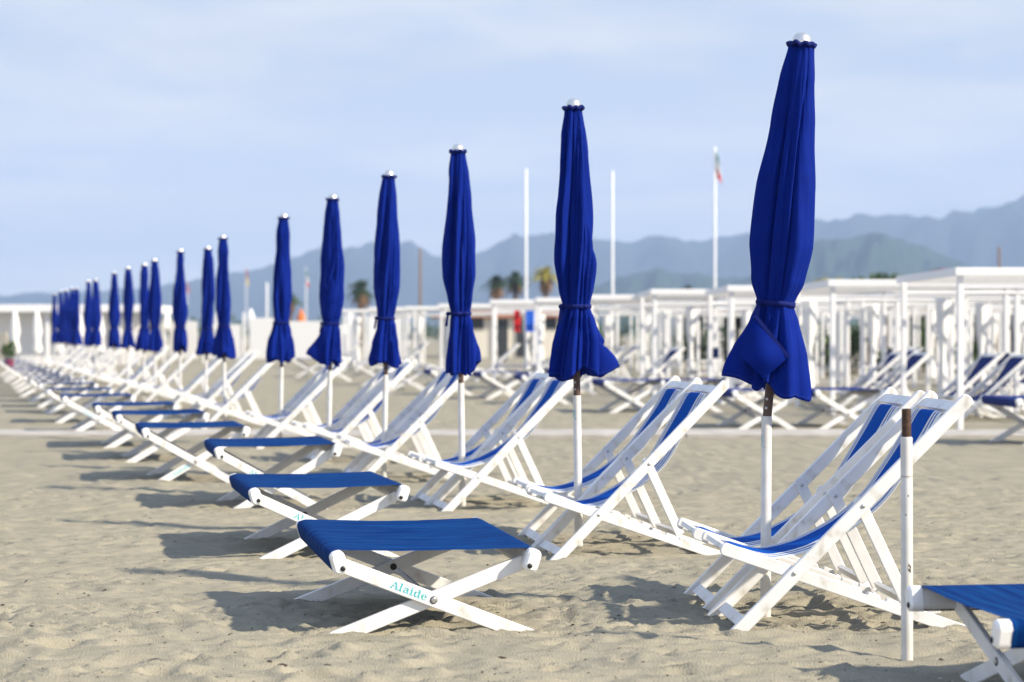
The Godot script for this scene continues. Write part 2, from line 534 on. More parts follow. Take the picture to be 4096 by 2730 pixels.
func sling_mesh(curve: Array, width: float, dip: float, thick := 0.0025) -> ArrayMesh:
	var st := st_new()
	var cols := 12
	var n := curve.size()
	var pt := func(i: int, j: int, side: float) -> Vector3:
		var t := float(j) / cols
		var p: Vector2 = curve[i]
		var a: Vector2 = curve[maxi(i - 1, 0)]; var b: Vector2 = curve[mini(i + 1, n - 1)]
		var d := (b - a).normalized()
		var nn := Vector2(-d.y, d.x)
		var k := sin(PI * float(i) / (n - 1))
		var off := -dip * sin(PI * t) * k + side * thick / 2
		var q := p + nn * off
		return Vector3(q.x, q.y, (t - 0.5) * width * (1.0 - 0.03 * k))
	st.set_smooth_group(0)
	for side in [1.0, -1.0]:
		for i in n - 1:
			for j in cols:
				var c := [[i, j], [i + 1, j], [i + 1, j + 1], [i, j + 1]]
				var v := []
				for q in c: v.append(pt.call(q[0], q[1], side))
				var nrm: Vector3 = (v[1] - v[0]).cross(v[2] - v[0])
				var d: Vector2 = curve[i + 1] - curve[i]
				var out: Vector3 = Vector3(-d.y, d.x, 0) * float(side)
				var order := [0, 2, 1, 0, 3, 2] if nrm.dot(out) > 0 else [0, 1, 2, 0, 2, 3]
				for o in order:
					st.set_uv(Vector2(float(c[o][1]) / cols, float(c[o][0]) / n * 3.0))
					st.add_vertex(v[o])
	st.set_smooth_group(-1)
	for j in [0, cols]:
		for i in n - 1:
			var v := [pt.call(i, j, 1.0), pt.call(i + 1, j, 1.0), pt.call(i + 1, j, -1.0), pt.call(i, j, -1.0)]
			st.set_uv(Vector2(0.01, 0))
			quad(st, v[0], v[1], v[2], v[3], Vector3(0, 0, 1 if j else -1))
	st.generate_normals()
	return st.commit()

var chair_parts := {}
func build_chair_meshes() -> void:
	var th := 0.024
	chair_parts.long_rail = plate(chair_long_rail(), -th / 2, th / 2, 0.004)
	chair_parts.seat_rail = plate(chair_seat_rail(), -th / 2, th / 2, 0.003)
	var pr := PackedVector2Array()
	var top := Vector2(0.506, 0.503); var bot := Vector2(0.688, 0.118)
	var d := (bot - top).normalized(); var n := Vector2(-d.y, d.x)
	for i in 9:
		var t := PI / 2 + PI * i / 8.0
		pr.append(top + d * (-0.015 + 0.02 * cos(t)) + n * 0.024 * sin(t))
	pr.append(bot - n * 0.024); pr.append(bot + n * 0.024)
	chair_parts.prop = plate(pr, -0.01, 0.01, 0.003)
	chair_parts.cross_flat = cbox(0.048, 0.02, 0.476, 0.004)
	chair_parts.cross_prop = cbox(0.034, 0.02, 0.405, 0.003)
	chair_parts.round_bar = rod(Vector3(0, 0, -0.238), Vector3(0, 0, 0.238), 0.014, 12)
	chair_parts.round_short = rod(Vector3(0, 0, -0.2135), Vector3(0, 0, 0.2135), 0.014, 12)
	chair_parts.bolt = lathe([[0.009, 0.0], [0.009, 0.002], [0.006, 0.0045], [0.0, 0.005]], 12)
	var variants := []
	for v in 3:
		var s := [0.0, 0.025, -0.015][v] as float
		var c := catmull([Vector2(0.865, 0.838), Vector2(0.856, 0.868), Vector2(0.835, 0.862), Vector2(0.78, 0.765), Vector2(0.69, 0.625 - s * 0.5), Vector2(0.61, 0.515 - s), Vector2(0.487, 0.412 - s), Vector2(0.372, 0.348 - s), Vector2(0.283, 0.312 - s), Vector2(0.17, 0.289 - s * 0.8), Vector2(0.10, 0.300 - s * 0.4), Vector2(0.028, 0.322), Vector2(0.008, 0.316), Vector2(0.014, 0.294)], 60)
		variants.append(sling_mesh(c, 0.415, 0.012))
	chair_parts.slings = variants

func make_chair(called: String, label: String, sling: int, cloth: Material, group := "") -> Node3D:
	var o := thing(called, label, "deck chair", Vector3.ZERO, 0.0, group)
	for s in [1.0, -1.0]:
		var rail := part("long_rail", chair_parts.long_rail, M.white, o, Transform3D(Basis(), Vector3(0, 0, 0.25 * s)))
		for b in [Vector2(0.228, 0.236), Vector2(0.506, 0.503)]:
			part("bolt", chair_parts.bolt, M.bolt, rail, Transform3D(Basis(Vector3(1, 0, 0), PI / 2 * s), Vector3(b.x, b.y, 0.012 * s)))
		part("seat_rail", chair_parts.seat_rail, M.white, o, Transform3D(Basis(), Vector3(0, 0, 0.2255 * s)))
		var p := part("prop", chair_parts.prop, M.white, o, Transform3D(Basis(), Vector3(0, 0, 0.2275 * s)))
		part("bolt", chair_parts.bolt, M.bolt, p, Transform3D(Basis(Vector3(1, 0, 0), -PI / 2 * s), Vector3(0.506, 0.503, -0.01 * s)))
	var ang := atan2(P_DIR.y, P_DIR.x)
	var put := func(c: String, m: Mesh, q: Vector2, a: float) -> void:
		part(c, m, M.white, o, Transform3D(Basis(Vector3(0, 0, 1), a), Vector3(q.x, q.y, 0)))
	put.call("crossbar", chair_parts.cross_flat, P_DIR * 0.045, ang)
	put.call("crossbar", chair_parts.cross_flat, P_DIR * 1.262 + P_NRM * 0.008, ang)
	put.call("cloth_bar", chair_parts.round_bar, Vector2(0.845, 0.847), 0.0)
	put.call("cloth_bar", chair_parts.round_short, Vector2(0.024, 0.306), 0.0)
	put.call("crossbar", chair_parts.cross_prop, Vector2(-0.032, 0.331), atan2(-0.326, 0.937))
	put.call("crossbar", chair_parts.cross_prop, Vector2(0.80, 0.03), atan2(-0.326, 0.937))
	put.call("crossbar", chair_parts.cross_prop, Vector2(0.682, 0.124), atan2(-0.385, 0.182))
	part("sling", chair_parts.slings[sling], cloth, o)
	return o

# ------------------------------------------------------------------ footstool
var stool_parts := {}
func lettering(text: String, size: float, bold := true) -> Array:
	var f := SystemFont.new()
	f.font_names = PackedStringArray(["Droid Serif"])
	if bold: f.font_weight = 700
	var t := TextMesh.new()
	t.text = text
	t.font = f
	t.font_size = 64
	t.pixel_size = size / 64.0
	t.depth = 0.0012
	t.curve_step = 1.0
	return [t, t.get_aabb().size]

# height of the bars for each way the footstools stand open; the legs keep their length
var STOOL_H := [0.272, 0.335, 0.395]
func stool_foot(hb: float) -> float:
	return -0.375 + sqrt(0.788 * 0.788 - hb * hb)

func stool_leg(flip: float, hb: float) -> PackedVector2Array:
	# from the bar at one end down to the foot at the other
	var a := Vector2(-0.375 * flip, hb); var b := Vector2(stool_foot(hb) * flip, 0.0)
	var d := (b - a).normalized(); var n := Vector2(-d.y, d.x); var w := 0.028
	var foot := -0.014
	var p := PackedVector2Array([a + n * w, a - n * w])
	p.append(a - n * w + d * ((foot - (a - n * w).y) / d.y))
	p.append(a + n * w + d * ((foot - (a + n * w).y) / d.y))
	return p

func build_stool_meshes() -> void:
	stool_parts.leg_out = []; stool_parts.leg_in = []
	for hb in STOOL_H:
		stool_parts.leg_out.append(plate(stool_leg(1.0, hb), -0.011, 0.011, 0.0035))
		stool_parts.leg_in.append(plate(stool_leg(-1.0, hb), -0.011, 0.011, 0.0035))
	var w := 1.08
	var ca := round_poly(0.058, 0.088, 0.022, 4)
	stool_parts.cap = plate(ca, -0.028, 0.028, 0.009)
	stool_parts.bar = plate(round_poly(0.05, 0.078, 0.02, 4), -w / 2 + 0.03, w / 2 - 0.03, 0.002)
	stool_parts.plug = lathe([[0.0105, 0.0], [0.0105, 0.003], [0.007, 0.006], [0.0, 0.007]], 14)
	stool_parts.pivot = lathe([[0.0115, 0.0], [0.0115, 0.003], [0.0085, 0.0045], [0.0, 0.0045]], 14)
	stool_parts.washer = lathe([[0.015, 0.0], [0.015, 0.002], [0.0, 0.0025]], 16)
	stool_parts.stretcher = rod(Vector3(0, 0, -0.33), Vector3(0, 0, 0.33), 0.011, 10)
	# cloth: wraps each bar and hangs with a light sag and length-wise wrinkles between them
	var slings := []
	for v in 3:
		var nz := FastNoiseLite.new()
		nz.seed = 40 + v; nz.frequency = 1.0; nz.fractal_octaves = 3
		var prof := []       # [u, v, amount of wrinkle]
		var cs := Vector2(-0.392, 0.288)
		var tilt := 0.30
		for i in 15:
			var a := lerpf(PI * 1.42, PI * 0.42, i / 14.0)
			var e := Vector2(signf(cos(a)) * pow(absf(cos(a)), 0.6) * 0.030, signf(sin(a)) * pow(absf(sin(a)), 0.6) * 0.0435)
			prof.append([cs + e.rotated(tilt), 0.0])
		for i in range(1, 30):
			var t := i / 30.0
			var u := lerpf(prof[14][0].x, -prof[14][0].x, t)
			prof.append([Vector2(u, prof[14][0].y - 0.007 * sin(PI * t)), sin(PI * t)])
		for i in 15:
			var q: Array = prof[14 - i]
			prof.append([Vector2(-q[0].x, q[0].y), 0.0])
		var cols := 54
		var st := st_new()
		st.set_smooth_group(0)
		var g := []
		for i in prof.size():
			var row := []
			for j in cols + 1:
				var t := float(j) / cols
				var z: float = (t - 0.5) * (w - 0.065) * (1.0 - 0.012 * prof[i][1])
				var u: float = prof[i][0].x
				var wr: float = prof[i][1] * (0.006 * nz.get_noise_2d(u * 1.6, z * 26.0) + 0.0026 * nz.get_noise_2d(u * 3.0 + 40.0, z * 55.0))
				wr -= 0.004 * prof[i][1] * sin(PI * t)
				row.append(Vector3(u, prof[i][0].y + wr, z))
			g.append(row)
		for i in prof.size() - 1:
			for j in cols:
				var c := [[i, j], [i + 1, j], [i + 1, j + 1], [i, j + 1]]
				var q := []
				for k in c: q.append(g[k[0]][k[1]])
				var nrm: Vector3 = (q[1] - q[0]).cross(q[2] - q[0])
				var mid: Vector3 = (q[0] + q[2]) * 0.5
				var out := Vector3(0, 1, 0) if prof[i][1] > 0 else Vector3(mid.x - signf(mid.x) * 0.392, mid.y - 0.288, 0)
				var order := [0, 2, 1, 0, 3, 2] if nrm.dot(out) > 0 else [0, 1, 2, 0, 2, 3]
				for o in order:
					st.set_uv(Vector2(float(c[o][0]) / prof.size(), float(c[o][1]) / cols))
					st.add_vertex(q[o])
		slings.append(done(st))
	stool_parts.slings = slings

func make_stool(called: String, label: String, variant: int, lettered: int, cloth: Material = null, group := "", inset := 0.0, open := 2) -> Node3D:
	var o := thing(called, label, "footstool", Vector3.ZERO, 0.0, group)
	var hb: float = STOOL_H[open]
	var fx := stool_foot(hb)
	var rise := hb - 0.272
	var cy := hb * fx / (fx + 0.375)        # where the legs cross
	var zo := 0.478 - inset; var zi := 0.4545 - inset
	for s in [1.0, -1.0]:
		var a := part("leg", stool_parts.leg_out[open], M.white, o, Transform3D(Basis(), Vector3(0, 0, zo * s)))
		var b := part("leg", stool_parts.leg_in[open], M.white, o, Transform3D(Basis(), Vector3(0, 0, zi * s)))
		var c := Transform3D(Basis(Vector3(1, 0, 0), PI / 2 * s), Vector3(0, cy, 0.011 * s))
		part("washer", stool_parts.washer, M.black, a, c)
		part("pivot_bolt", stool_parts.pivot, M.bolt, a, c.translated(Vector3(0, 0, 0.0022 * s)))
		part("stub_bolt", stool_parts.washer, M.black, b, Transform3D(Basis(Vector3(1, 0, 0), -PI / 2 * s), Vector3(0, cy, -0.0115 * s)))
	for e in [-1.0, 1.0]:
		var bt := Transform3D(Basis(Vector3(0, 0, 1), -0.30 * e * -1.0), Vector3(0.392 * e, 0.288 + rise, 0))
		bt.basis = Basis(Vector3(0, 0, 1), 0.30 if e < 0 else -0.30)
		var bar := part("bar", stool_parts.bar, M.white_aged, o, bt)
		for s in [1.0, -1.0]:
			var cap := part("end_cap", stool_parts.cap, M.cap, bar, Transform3D(Basis(), Vector3(0, 0, 0.525 * s)))
			part("plug", stool_parts.plug, M.black, bar, Transform3D(Basis(Vector3(1, 0, 0), PI / 2 * s), Vector3(0.008 * -e, -0.023, 0.553 * s)))
	part("stretcher", stool_parts.stretcher, M.white_aged, o, Transform3D(Basis(), Vector3(0, cy, 0)))
	part("cloth", stool_parts.slings[variant], cloth if cloth else M.stool_cloth, o, Transform3D(Basis(), Vector3(0, rise, 0)))
	if lettered:
		var l := lettering("Alaide", 0.040)
		var side := 1.0 if lettered == 1 else -1.0
		var sl := -atan2(hb, fx + 0.375) * side
		var along := 0.37 if lettered == 1 else 0.72
		var at := Vector3(lerpf(-0.375, fx, along) * side, hb * (1.0 - along), (zo if lettered == 1 else zi) + 0.0112)
		var t := Transform3D(Basis(Vector3(0, 0, 1), sl).scaled_local(Vector3(1.22, 1, 1)), at)
		part("lettering", l[0], M.teal, o, t)
	return o

# ------------------------------------------------------------------ parasol
func smooth(a: float, b: float, x: float) -> float:
	var t := clampf((x - a) / (b - a), 0, 1)
	return t * t * (3 - 2 * t)

func profile(tab: Array, y: float) -> float:
	for k in tab.size() - 1:
		if y <= tab[k + 1][0]:
			var t: float = clampf((y - tab[k][0]) / (tab[k + 1][0] - tab[k][0]), 0, 1)
			return lerpf(tab[k][1], tab[k + 1][1], t * t * (3 - 2 * t) * 0.6 + t * 0.4)
	return tab[-1][1]

# radius of the furled cloth; opt: seed, pleats, twist, tie, bottom, fat, lobes [[angle, reach, width, lift]]
func furl_point(opt: Dictionary, nz: FastNoiseLite, th: float, y: float) -> Vector3:
	var tie: float = opt.tie
	var tab := [[opt.bottom, 0.128 * opt.skirt], [tie - 0.2, 0.118 * opt.skirt], [tie - 0.07, 0.092], [tie, 0.074], [tie + 0.1, 0.103 * opt.fat], [tie + 0.25, 0.121 * opt.fat], [1.8, 0.110 * opt.fat], [2.06, 0.086 * opt.fat], [2.25, 0.068], [2.405, 0.05]]
	var r := profile(tab, y)
	var tw: float = opt.twist * (y - tie)
	var s: float = opt.seed
	# pleats of unequal width that drift round the pole
	var w := th + tw + 0.34 * sin(2.0 * th + s) + 0.22 * sin(3.0 * th + s * 1.7) + 0.35 * nz.get_noise_3d(cos(th) * 0.9, sin(th) * 0.9, y * 0.8)
	var pl := pow(absf(sin(w * opt.pleats * 0.5)), 0.5)
	var saw := fposmod(w * opt.pleats * 0.25 / PI + 0.3, 1.0)
	var lap := smooth(0.0, 0.82, saw) - smooth(0.82, 1.0, saw)
	var at_tie := exp(-pow((y - tie) / 0.05, 2.0))
	var deep := 0.62 * (1.0 - 0.45 * at_tie) * (0.55 + 0.45 * smooth(2.4, 2.0, y))
	r *= 1.0 - deep * (1.0 - pl) * 0.85 + deep * (lap - 0.5) * 0.8
	r *= 1.0 + 0.10 * nz.get_noise_3d(cos(th) * 1.3 + 7.0, sin(th) * 1.3, y * 1.6)
	r += 0.0045 * nz.get_noise_3d(cos(th) * 7.0, sin(th) * 7.0, y * 1.1 + th * 0.4) * smooth(2.4, 2.2, y)
	# puckers that gather into the tie
	r += 0.006 * sin(w * opt.pleats * 1.5 + y * 9.0) * exp(-pow((y - tie) / 0.11, 2.0)) * (1.0 - 0.6 * at_tie)
	var yy := y
	var down := smooth(tie - 0.02, opt.bottom, y)
	if down > 0.0:
		var reach := 0.0; var lift := 0.0
		for l in opt.lobes:
			var da: float = wrapf(th - l[0], -PI, PI)
			var g := maxf(0.0, 1.0 - absf(da) / l[2])
			g = g * g * (3.0 - 2.0 * g) * 0.6 + g * 0.4
			reach += l[1] * g; lift += l[3] * g
		r += reach * down
		yy += lift * down * down
		r += 0.017 * down * sin(w * opt.pleats * 0.5 + 1.2) + 0.010 * down * sin(th * 9.0 + s * 3.0)
		yy += 0.022 * down * down * sin(th * 3.0 + s * 2.0) + 0.012 * down * down * sin(th * 7.0 + s)
	var bow: float = opt.bow * sin(clampf((y - opt.bottom) / (2.4 - opt.bottom), 0, 1) * PI)
	return Vector3(cos(th) * r + bow, yy, sin(th) * r)

func furled_mesh(opt: Dictionary, cols: int, rows: int) -> ArrayMesh:
	var nz := FastNoiseLite.new()
	nz.seed = int(opt.seed * 100.0); nz.frequency = 1.0; nz.fractal_octaves = 2
	var st := st_new()
	st.set_smooth_group(0)
	var g := []
	for j in rows + 1:
		var row := []
		var y := lerpf(opt.bottom, 2.405, float(j) / rows)
		for i in cols: row.append(furl_point(opt, nz, TAU * i / cols, y))
		g.append(row)
	# the hem turns in and the cloth runs up inside towards the pole
	var inner := []
	for k in 6:
		var row := []
		var f := (k + 1) / 6.0
		for i in cols:
			var p: Vector3 = g[0][i]
			var q := Vector3(p.x * (1.0 - 0.82 * f), p.y + 0.03 * sin(f * PI * 0.5) + 0.05 * f * f - 0.012 * sin(f * PI) , p.z * (1.0 - 0.82 * f))
			q += Vector3(p.x, 0, p.z) * 0.14 * sin(i * TAU / cols * 11.0 + opt.seed) * sin(f * PI)
			row.append(q)
		inner.push_front(row)
	g = inner + g
	for j in g.size() - 1:
		for i in cols:
			var k := (i + 1) % cols
			var a: Vector3 = g[j][i]; var b: Vector3 = g[j][k]; var c: Vector3 = g[j + 1][k]; var d: Vector3 = g[j + 1][i]
			# wound so that the outer side faces out
			st.add_vertex(a); st.add_vertex(b); st.add_vertex(c)
			st.add_vertex(a); st.add_vertex(c); st.add_vertex(d)
	return done(st)

func ring_mesh(opt: Dictionary, y0: float, y1: float, push: float, cols := 96) -> ArrayMesh:
	var nz := FastNoiseLite.new()
	nz.seed = int(opt.seed * 100.0); nz.frequency = 1.0; nz.fractal_octaves = 2
	var st := st_new()
	st.set_smooth_group(0)
	for i in cols:
		var q := []
		for k in 2:
			var th := TAU * (i + k) / cols
			var a := 0.0
			for dd in range(-4, 5): a = maxf(a, Vector2(furl_point(opt, nz, th + dd * 0.07, opt.tie).x - opt.bow * 0.7, furl_point(opt, nz, th + dd * 0.07, opt.tie).z).length())
			var bow: float = opt.bow * sin(clampf((opt.tie - opt.bottom) / (2.4 - opt.bottom), 0, 1) * PI)
			for yy in [y0, y1]:
				for rr in [a + push, a + push - 0.004]:
					q.append(Vector3(cos(th) * rr + bow, opt.tie + yy, sin(th) * rr))
		var o: Vector3 = Vector3(q[0].x, 0, q[0].z)
		quad(st, q[0], q[4], q[6], q[2], o)
		quad(st, q[1], q[5], q[7], q[3], -o)
		quad(st, q[2], q[6], q[7], q[3], Vector3.UP)
		quad(st, q[0], q[4], q[5], q[1], Vector3.DOWN)
	return done(st)

# stitched hem line just above the lower edge of the skirt
func hem_mesh(opt: Dictionary, cols: int) -> ArrayMesh:
	var nz := FastNoiseLite.new()
	nz.seed = int(opt.seed * 100.0); nz.frequency = 1.0; nz.fractal_octaves = 2
	var st := st_new()
	st.set_smooth_group(0)
	for i in cols:
		var q := []
		for c in [[i, 0.012], [i + 1, 0.012], [i + 1, 0.0155], [i, 0.0155]]:
			var p := furl_point(opt, nz, TAU * c[0] / cols, opt.bottom + c[1])
			q.append(p + Vector3(p.x, 0, p.z).normalized() * 0.0012)
		quad(st, q[0], q[1], q[2], q[3], Vector3((q[0] as Vector3).x, 0, (q[0] as Vector3).z))
	return done(st)

func collar_mesh(seed_: float) -> ArrayMesh:
	var st := st_new()
	st.set_smooth_group(0)
	var cols := 60
	var g := []
	for r in 5:
		var row := []
		for i in cols:
			var th := TAU * i / cols
			var wob := 0.0035 * sin(th * 9.0 + seed_) + 0.002 * sin(th * 5.0 + seed_ * 2.0)
			var rad: float = [0.044, 0.058, 0.064, 0.058, 0.046][r] + wob
			var y: float = [2.392, 2.390, 2.399 + wob, 2.410, 2.411][r] + wob
			row.append(Vector3(cos(th) * rad, y, sin(th) * rad))
		g.append(row)
	for j in 4:
		for i in cols:
			var k := (i + 1) % cols
			st.add_vertex(g[j][i]); st.add_vertex(g[j][k]); st.add_vertex(g[j + 1][k])
			st.add_vertex(g[j][i]); st.add_vertex(g[j + 1][k]); st.add_vertex(g[j + 1][i])
	return done(st)

func strip_along(pts: Array, nrm: Vector3, wide: float, thick: float) -> ArrayMesh:
	var st := st_new()
	st.set_smooth_group(-1)
	for i in pts.size() - 1:
		var a: Vector3 = pts[i]; var b: Vector3 = pts[i + 1]
		var side := (b - a).cross(nrm).normalized() * wide / 2
		var up := nrm.normalized() * thick
		quad(st, a + side + up, b + side + up, b - side + up, a - side + up, nrm)
		quad(st, a + side, b + side, b + side + up, a + side + up, side)
		quad(st, a - side, b - side, b - side + up, a - side + up, -side)
	return done(st)

var sleeve_mesh: ArrayMesh
var core_mesh: ArrayMesh
var dome_mesh: ArrayMesh
var screw_mesh: ArrayMesh

func make_parasol(called: String, label: String, opt: Dictionary, cols: int, rows: int, number: String, group := "", lean := 0.0) -> Node3D:
	var o := thing(called, label, "parasol", Vector3.ZERO, 0.0, group)
	var sl := part("pole_sleeve", sleeve_mesh, M.white_aged, o)
	if number:
		# a painted digit on the side of the sleeve, bent round it
		var l := lettering(number, 0.075)
		var src: TextMesh = l[0]
		var arr := src.get_mesh_arrays()
		var vs: PackedVector3Array = arr[Mesh.ARRAY_VERTEX]
		var ns: PackedVector3Array = arr[Mesh.ARRAY_NORMAL]
		for i in vs.size():
			var a := vs[i].x / 0.0225
			var rr := 0.0226 + maxf(0.0, vs[i].z) * 0.3
			vs[i] = Vector3(sin(a) * rr, vs[i].y, cos(a) * rr)
			ns[i] = Vector3(sin(a), 0, cos(a))
		arr[Mesh.ARRAY_VERTEX] = vs
		arr[Mesh.ARRAY_NORMAL] = ns
		var m := ArrayMesh.new()
		m.add_surface_from_arrays(Mesh.PRIMITIVE_TRIANGLES, arr)
		part("number", m, M.teal, sl, Transform3D(Basis(Vector3.UP, -1.12), Vector3(0, 0.72, 0)))
	var core := part("upper_pole", core_mesh, M.pole_brown, o)
	for y in [0.862, 0.90]:
		part("screw", screw_mesh, M.bolt, core, Transform3D(Basis(Vector3.UP, -0.5) * Basis(Vector3(1, 0, 0), PI / 2), Vector3(-0.0095, y, 0.0172)))
	part("canopy", furled_mesh(opt, cols, rows), M.navy, o)
	if cols >= 180:
		part("hem", hem_mesh(opt, cols), M.stitch, o)
	var tie := part("tie_band", ring_mesh(opt, -0.011, 0.011, 0.0035), M.navy_hem, o)
	var kn := st_new()
	var tp := Vector3(-0.082, opt.tie, 0.03)
	add_lathe(kn, [[0.0, -0.016], [0.014, -0.010], [0.017, 0.0], [0.014, 0.010], [0.0, 0.016]], 10, Transform3D(Basis(), tp))
	part("knot", done(kn), M.navy_hem, tie)
	part("tie_tail", strip_along([tp, tp + Vector3(-0.006, -0.04, 0.022), tp + Vector3(-0.012, -0.085, 0.026)], Vector3(-0.5, 0, 1), 0.018, 0.002), M.navy_hem, tie)
	part("collar", collar_mesh(opt.seed), M.navy_hem, o)
	part("finial", dome_mesh, M.silver, o)
	# the upper pole sits loose in the sleeve and leans with all that it carries
	var up := Transform3D(Basis(), Vector3(0, 0.8, 0)) * Transform3D(Basis(Vector3(0, 0, 1), -lean), Vector3.ZERO) * Transform3D(Basis(), Vector3(0, -0.8, 0))
	for c in o.get_children():
		if c != sl: c.transform = up * c.transform
	return o

# ------------------------------------------------------------------ background things
func make_pergola(x: float, d: float, w: float, dep: float, h: float, label: String, curtains: int, turn := 0.0) -> void:
	var o := thing("pergola", label, "pergola", Vector3(x, 0, -d), turn, "white pergolas set out in rows behind the walkway")
	var post := cbox(0.072, h - 0.1 + 0.1, 0.072, 0.01)
	for px in [0.0, w]:
		for pz in [0.0, -dep]:
			part("post", post, M.post, o, Transform3D(Basis(), Vector3(px, (h - 0.1 - 0.1) / 2, pz)))
	var bx := cbox(w + 0.16, 0.1, 0.05, 0.006)
	part("beam", bx, M.post, o, Transform3D(Basis(), Vector3(w / 2, h - 0.05, 0.07)))
	part("beam", bx, M.post, o, Transform3D(Basis(), Vector3(w / 2, h - 0.05, -dep - 0.07)))
	var bz := cbox(0.05, 0.1, dep + 0.088, 0.006)
	part("beam", bz, M.post, o, Transform3D(Basis(), Vector3(-0.054, h - 0.0505, -dep / 2)))
	part("beam", bz, M.post, o, Transform3D(Basis(), Vector3(w + 0.054, h - 0.0505, -dep / 2)))
	var sl := cbox(w + 0.05, 0.05, 0.04, 0.004)
	for k in range(1, 9):
		part("slat", sl, M.post, o, Transform3D(Basis(), Vector3(w / 2, h - 0.075, -dep * k / 9.0)))
	var rail := rod(Vector3(0.043, 0, 0), Vector3(w - 0.043, 0, 0), 0.022, 8)
	part("curtain_rail", rail, M.post, o, Transform3D(Basis(), Vector3(0, h - 0.24, 0)))
	part("curtain_rail", rail, M.post, o, Transform3D(Basis(), Vector3(0, h - 0.24, -dep)))
	for k in curtains:
		var px: float = [w - 0.17, 0.17, w - 0.17, 0.2][k]
		var pz: float = [-dep + 0.1, -dep + 0.1, 0.0, 0.0][k]
		var st := st_new()
		st.set_smooth_group(0)
		var seg := 18
		for j in 10:
			for i in seg:
				var q := []
				for c in [[i, j], [i + 1, j], [i + 1, j + 1], [i, j + 1]]:
					var t: float = c[1] / 10.0
					var th: float = TAU * c[0] / seg
					var r := 0.085 - 0.05 * exp(-pow((t - 0.45) / 0.2, 2.0)) + 0.025 * t
					r *= 1.0 + 0.16 * sin(th * 5.0 + k)
					q.append(Vector3(cos(th) * r, lerpf(0.12, h - 0.25, t), sin(th) * r * 0.7))
				quad(st, q[0], q[1], q[2], q[3], Vector3((q[0] as Vector3).x, 0, (q[0] as Vector3).z))
		part("curtain", done(st), M.canvas_white, o, Transform3D(Basis(), Vector3(px, 0, pz)))

func make_director_chair(label: String, at: Vector3, turn: float) -> void:
	var o := thing("director_chair", label, "chair", at, turn, "white framed folding armchairs under the pergolas")
	var w := 0.5; var dp := 0.44
	var leg := cbox(0.03, 0.66, 0.03, 0.004)
	for s in [-1.0, 1.0]:
		for f in [-1.0, 1.0]:
			part("leg", leg, M.white, o, Transform3D(Basis(), Vector3(dp / 2 * f, 0.31, w / 2 * s)))
		part("armrest", cbox(dp + 0.06, 0.025, 0.05, 0.005), M.white, o, Transform3D(Basis(), Vector3(0, 0.653, w / 2 * s)))
		part("side_rail", cbox(dp - 0.032, 0.025, 0.025, 0.004), M.white, o, Transform3D(Basis(), Vector3(0, 0.42, w / 2 * s)))
		part("side_rail", cbox(dp - 0.032, 0.025, 0.025, 0.004), M.white, o, Transform3D(Basis(), Vector3(0, 0.12, w / 2 * s)))
		part("back_post", cbox(0.025, 0.26, 0.03, 0.004), M.white, o, Transform3D(Basis(), Vector3(dp / 2, 0.79, w / 2 * s)))
	part("seat", cbox(dp - 0.04, 0.012, w - 0.03, 0.003), M.navy_sling, o, Transform3D(Basis(), Vector3(0, 0.44, 0)))
	part("backrest", cbox(0.012, 0.2, w + 0.02, 0.003), M.navy_sling, o, Transform3D(Basis(), Vector3(dp / 2 + 0.02, 0.81, 0)))

func make_flag_pole(label: String, x: float, d: float, top: float, r: float, bands: Array, mat: Material = null, hang := 1.2) -> void:
	var o := thing("flag_pole", label, "flagpole", Vector3(x, -0.1, -d), 0.0, "")
	part("pole", lathe([[0.0, 0.0], [r, 0.0], [r * 0.7, top], [0.0, top + r]], 12), mat if mat else M.post, o)
	if bands.size():
		# a limp flag gathered against the pole, colour by colour
		var n := bands.size()
		for b in n:
			var st := st_new()
			st.set_smooth_group(0)
			var rr := 7; var cc := 10
			for j in rr:
				for i in cc:
					var q := []
					for c in [[i, j], [i + 1, j], [i + 1, j + 1], [i, j + 1]]:
						var u: float = c[0] / float(cc); var v: float = (b + c[1] / float(rr)) / n
						q.append(Vector3(r + u * 0.11 * (0.6 + v), top - 0.1 - v * hang - 0.25 * u, 0.06 * sin(u * 9.0 + v * 3.0)))
					quad(st, q[0], q[1], q[2], q[3], Vector3(0, 0, 1))
			part("flag", done(st), bands[b], o)

func leaf_cloud(st: SurfaceTool, r: RandomNumberGenerator, c: Vector3, rad: Vector3, n: int, s: float) -> void:
	st.set_smooth_group(-1)
	for k in n:
		var v := Vector3(r.randfn(), r.randfn(), r.randfn()).normalized() * pow(r.randf(), 0.4)
		var p := c + v * rad
		var a := Vector3(r.randfn(), r.randfn(), r.randfn()).normalized() * s * r.randf_range(0.6, 1.3)
		var b := a.cross(Vector3(r.randfn(), r.randfn(), r.randfn())).normalized() * s * 0.5
		tri(st, p - a, p + b, p + a, Vector3.UP)
		tri(st, p - a, p + a, p - b, Vector3.UP)

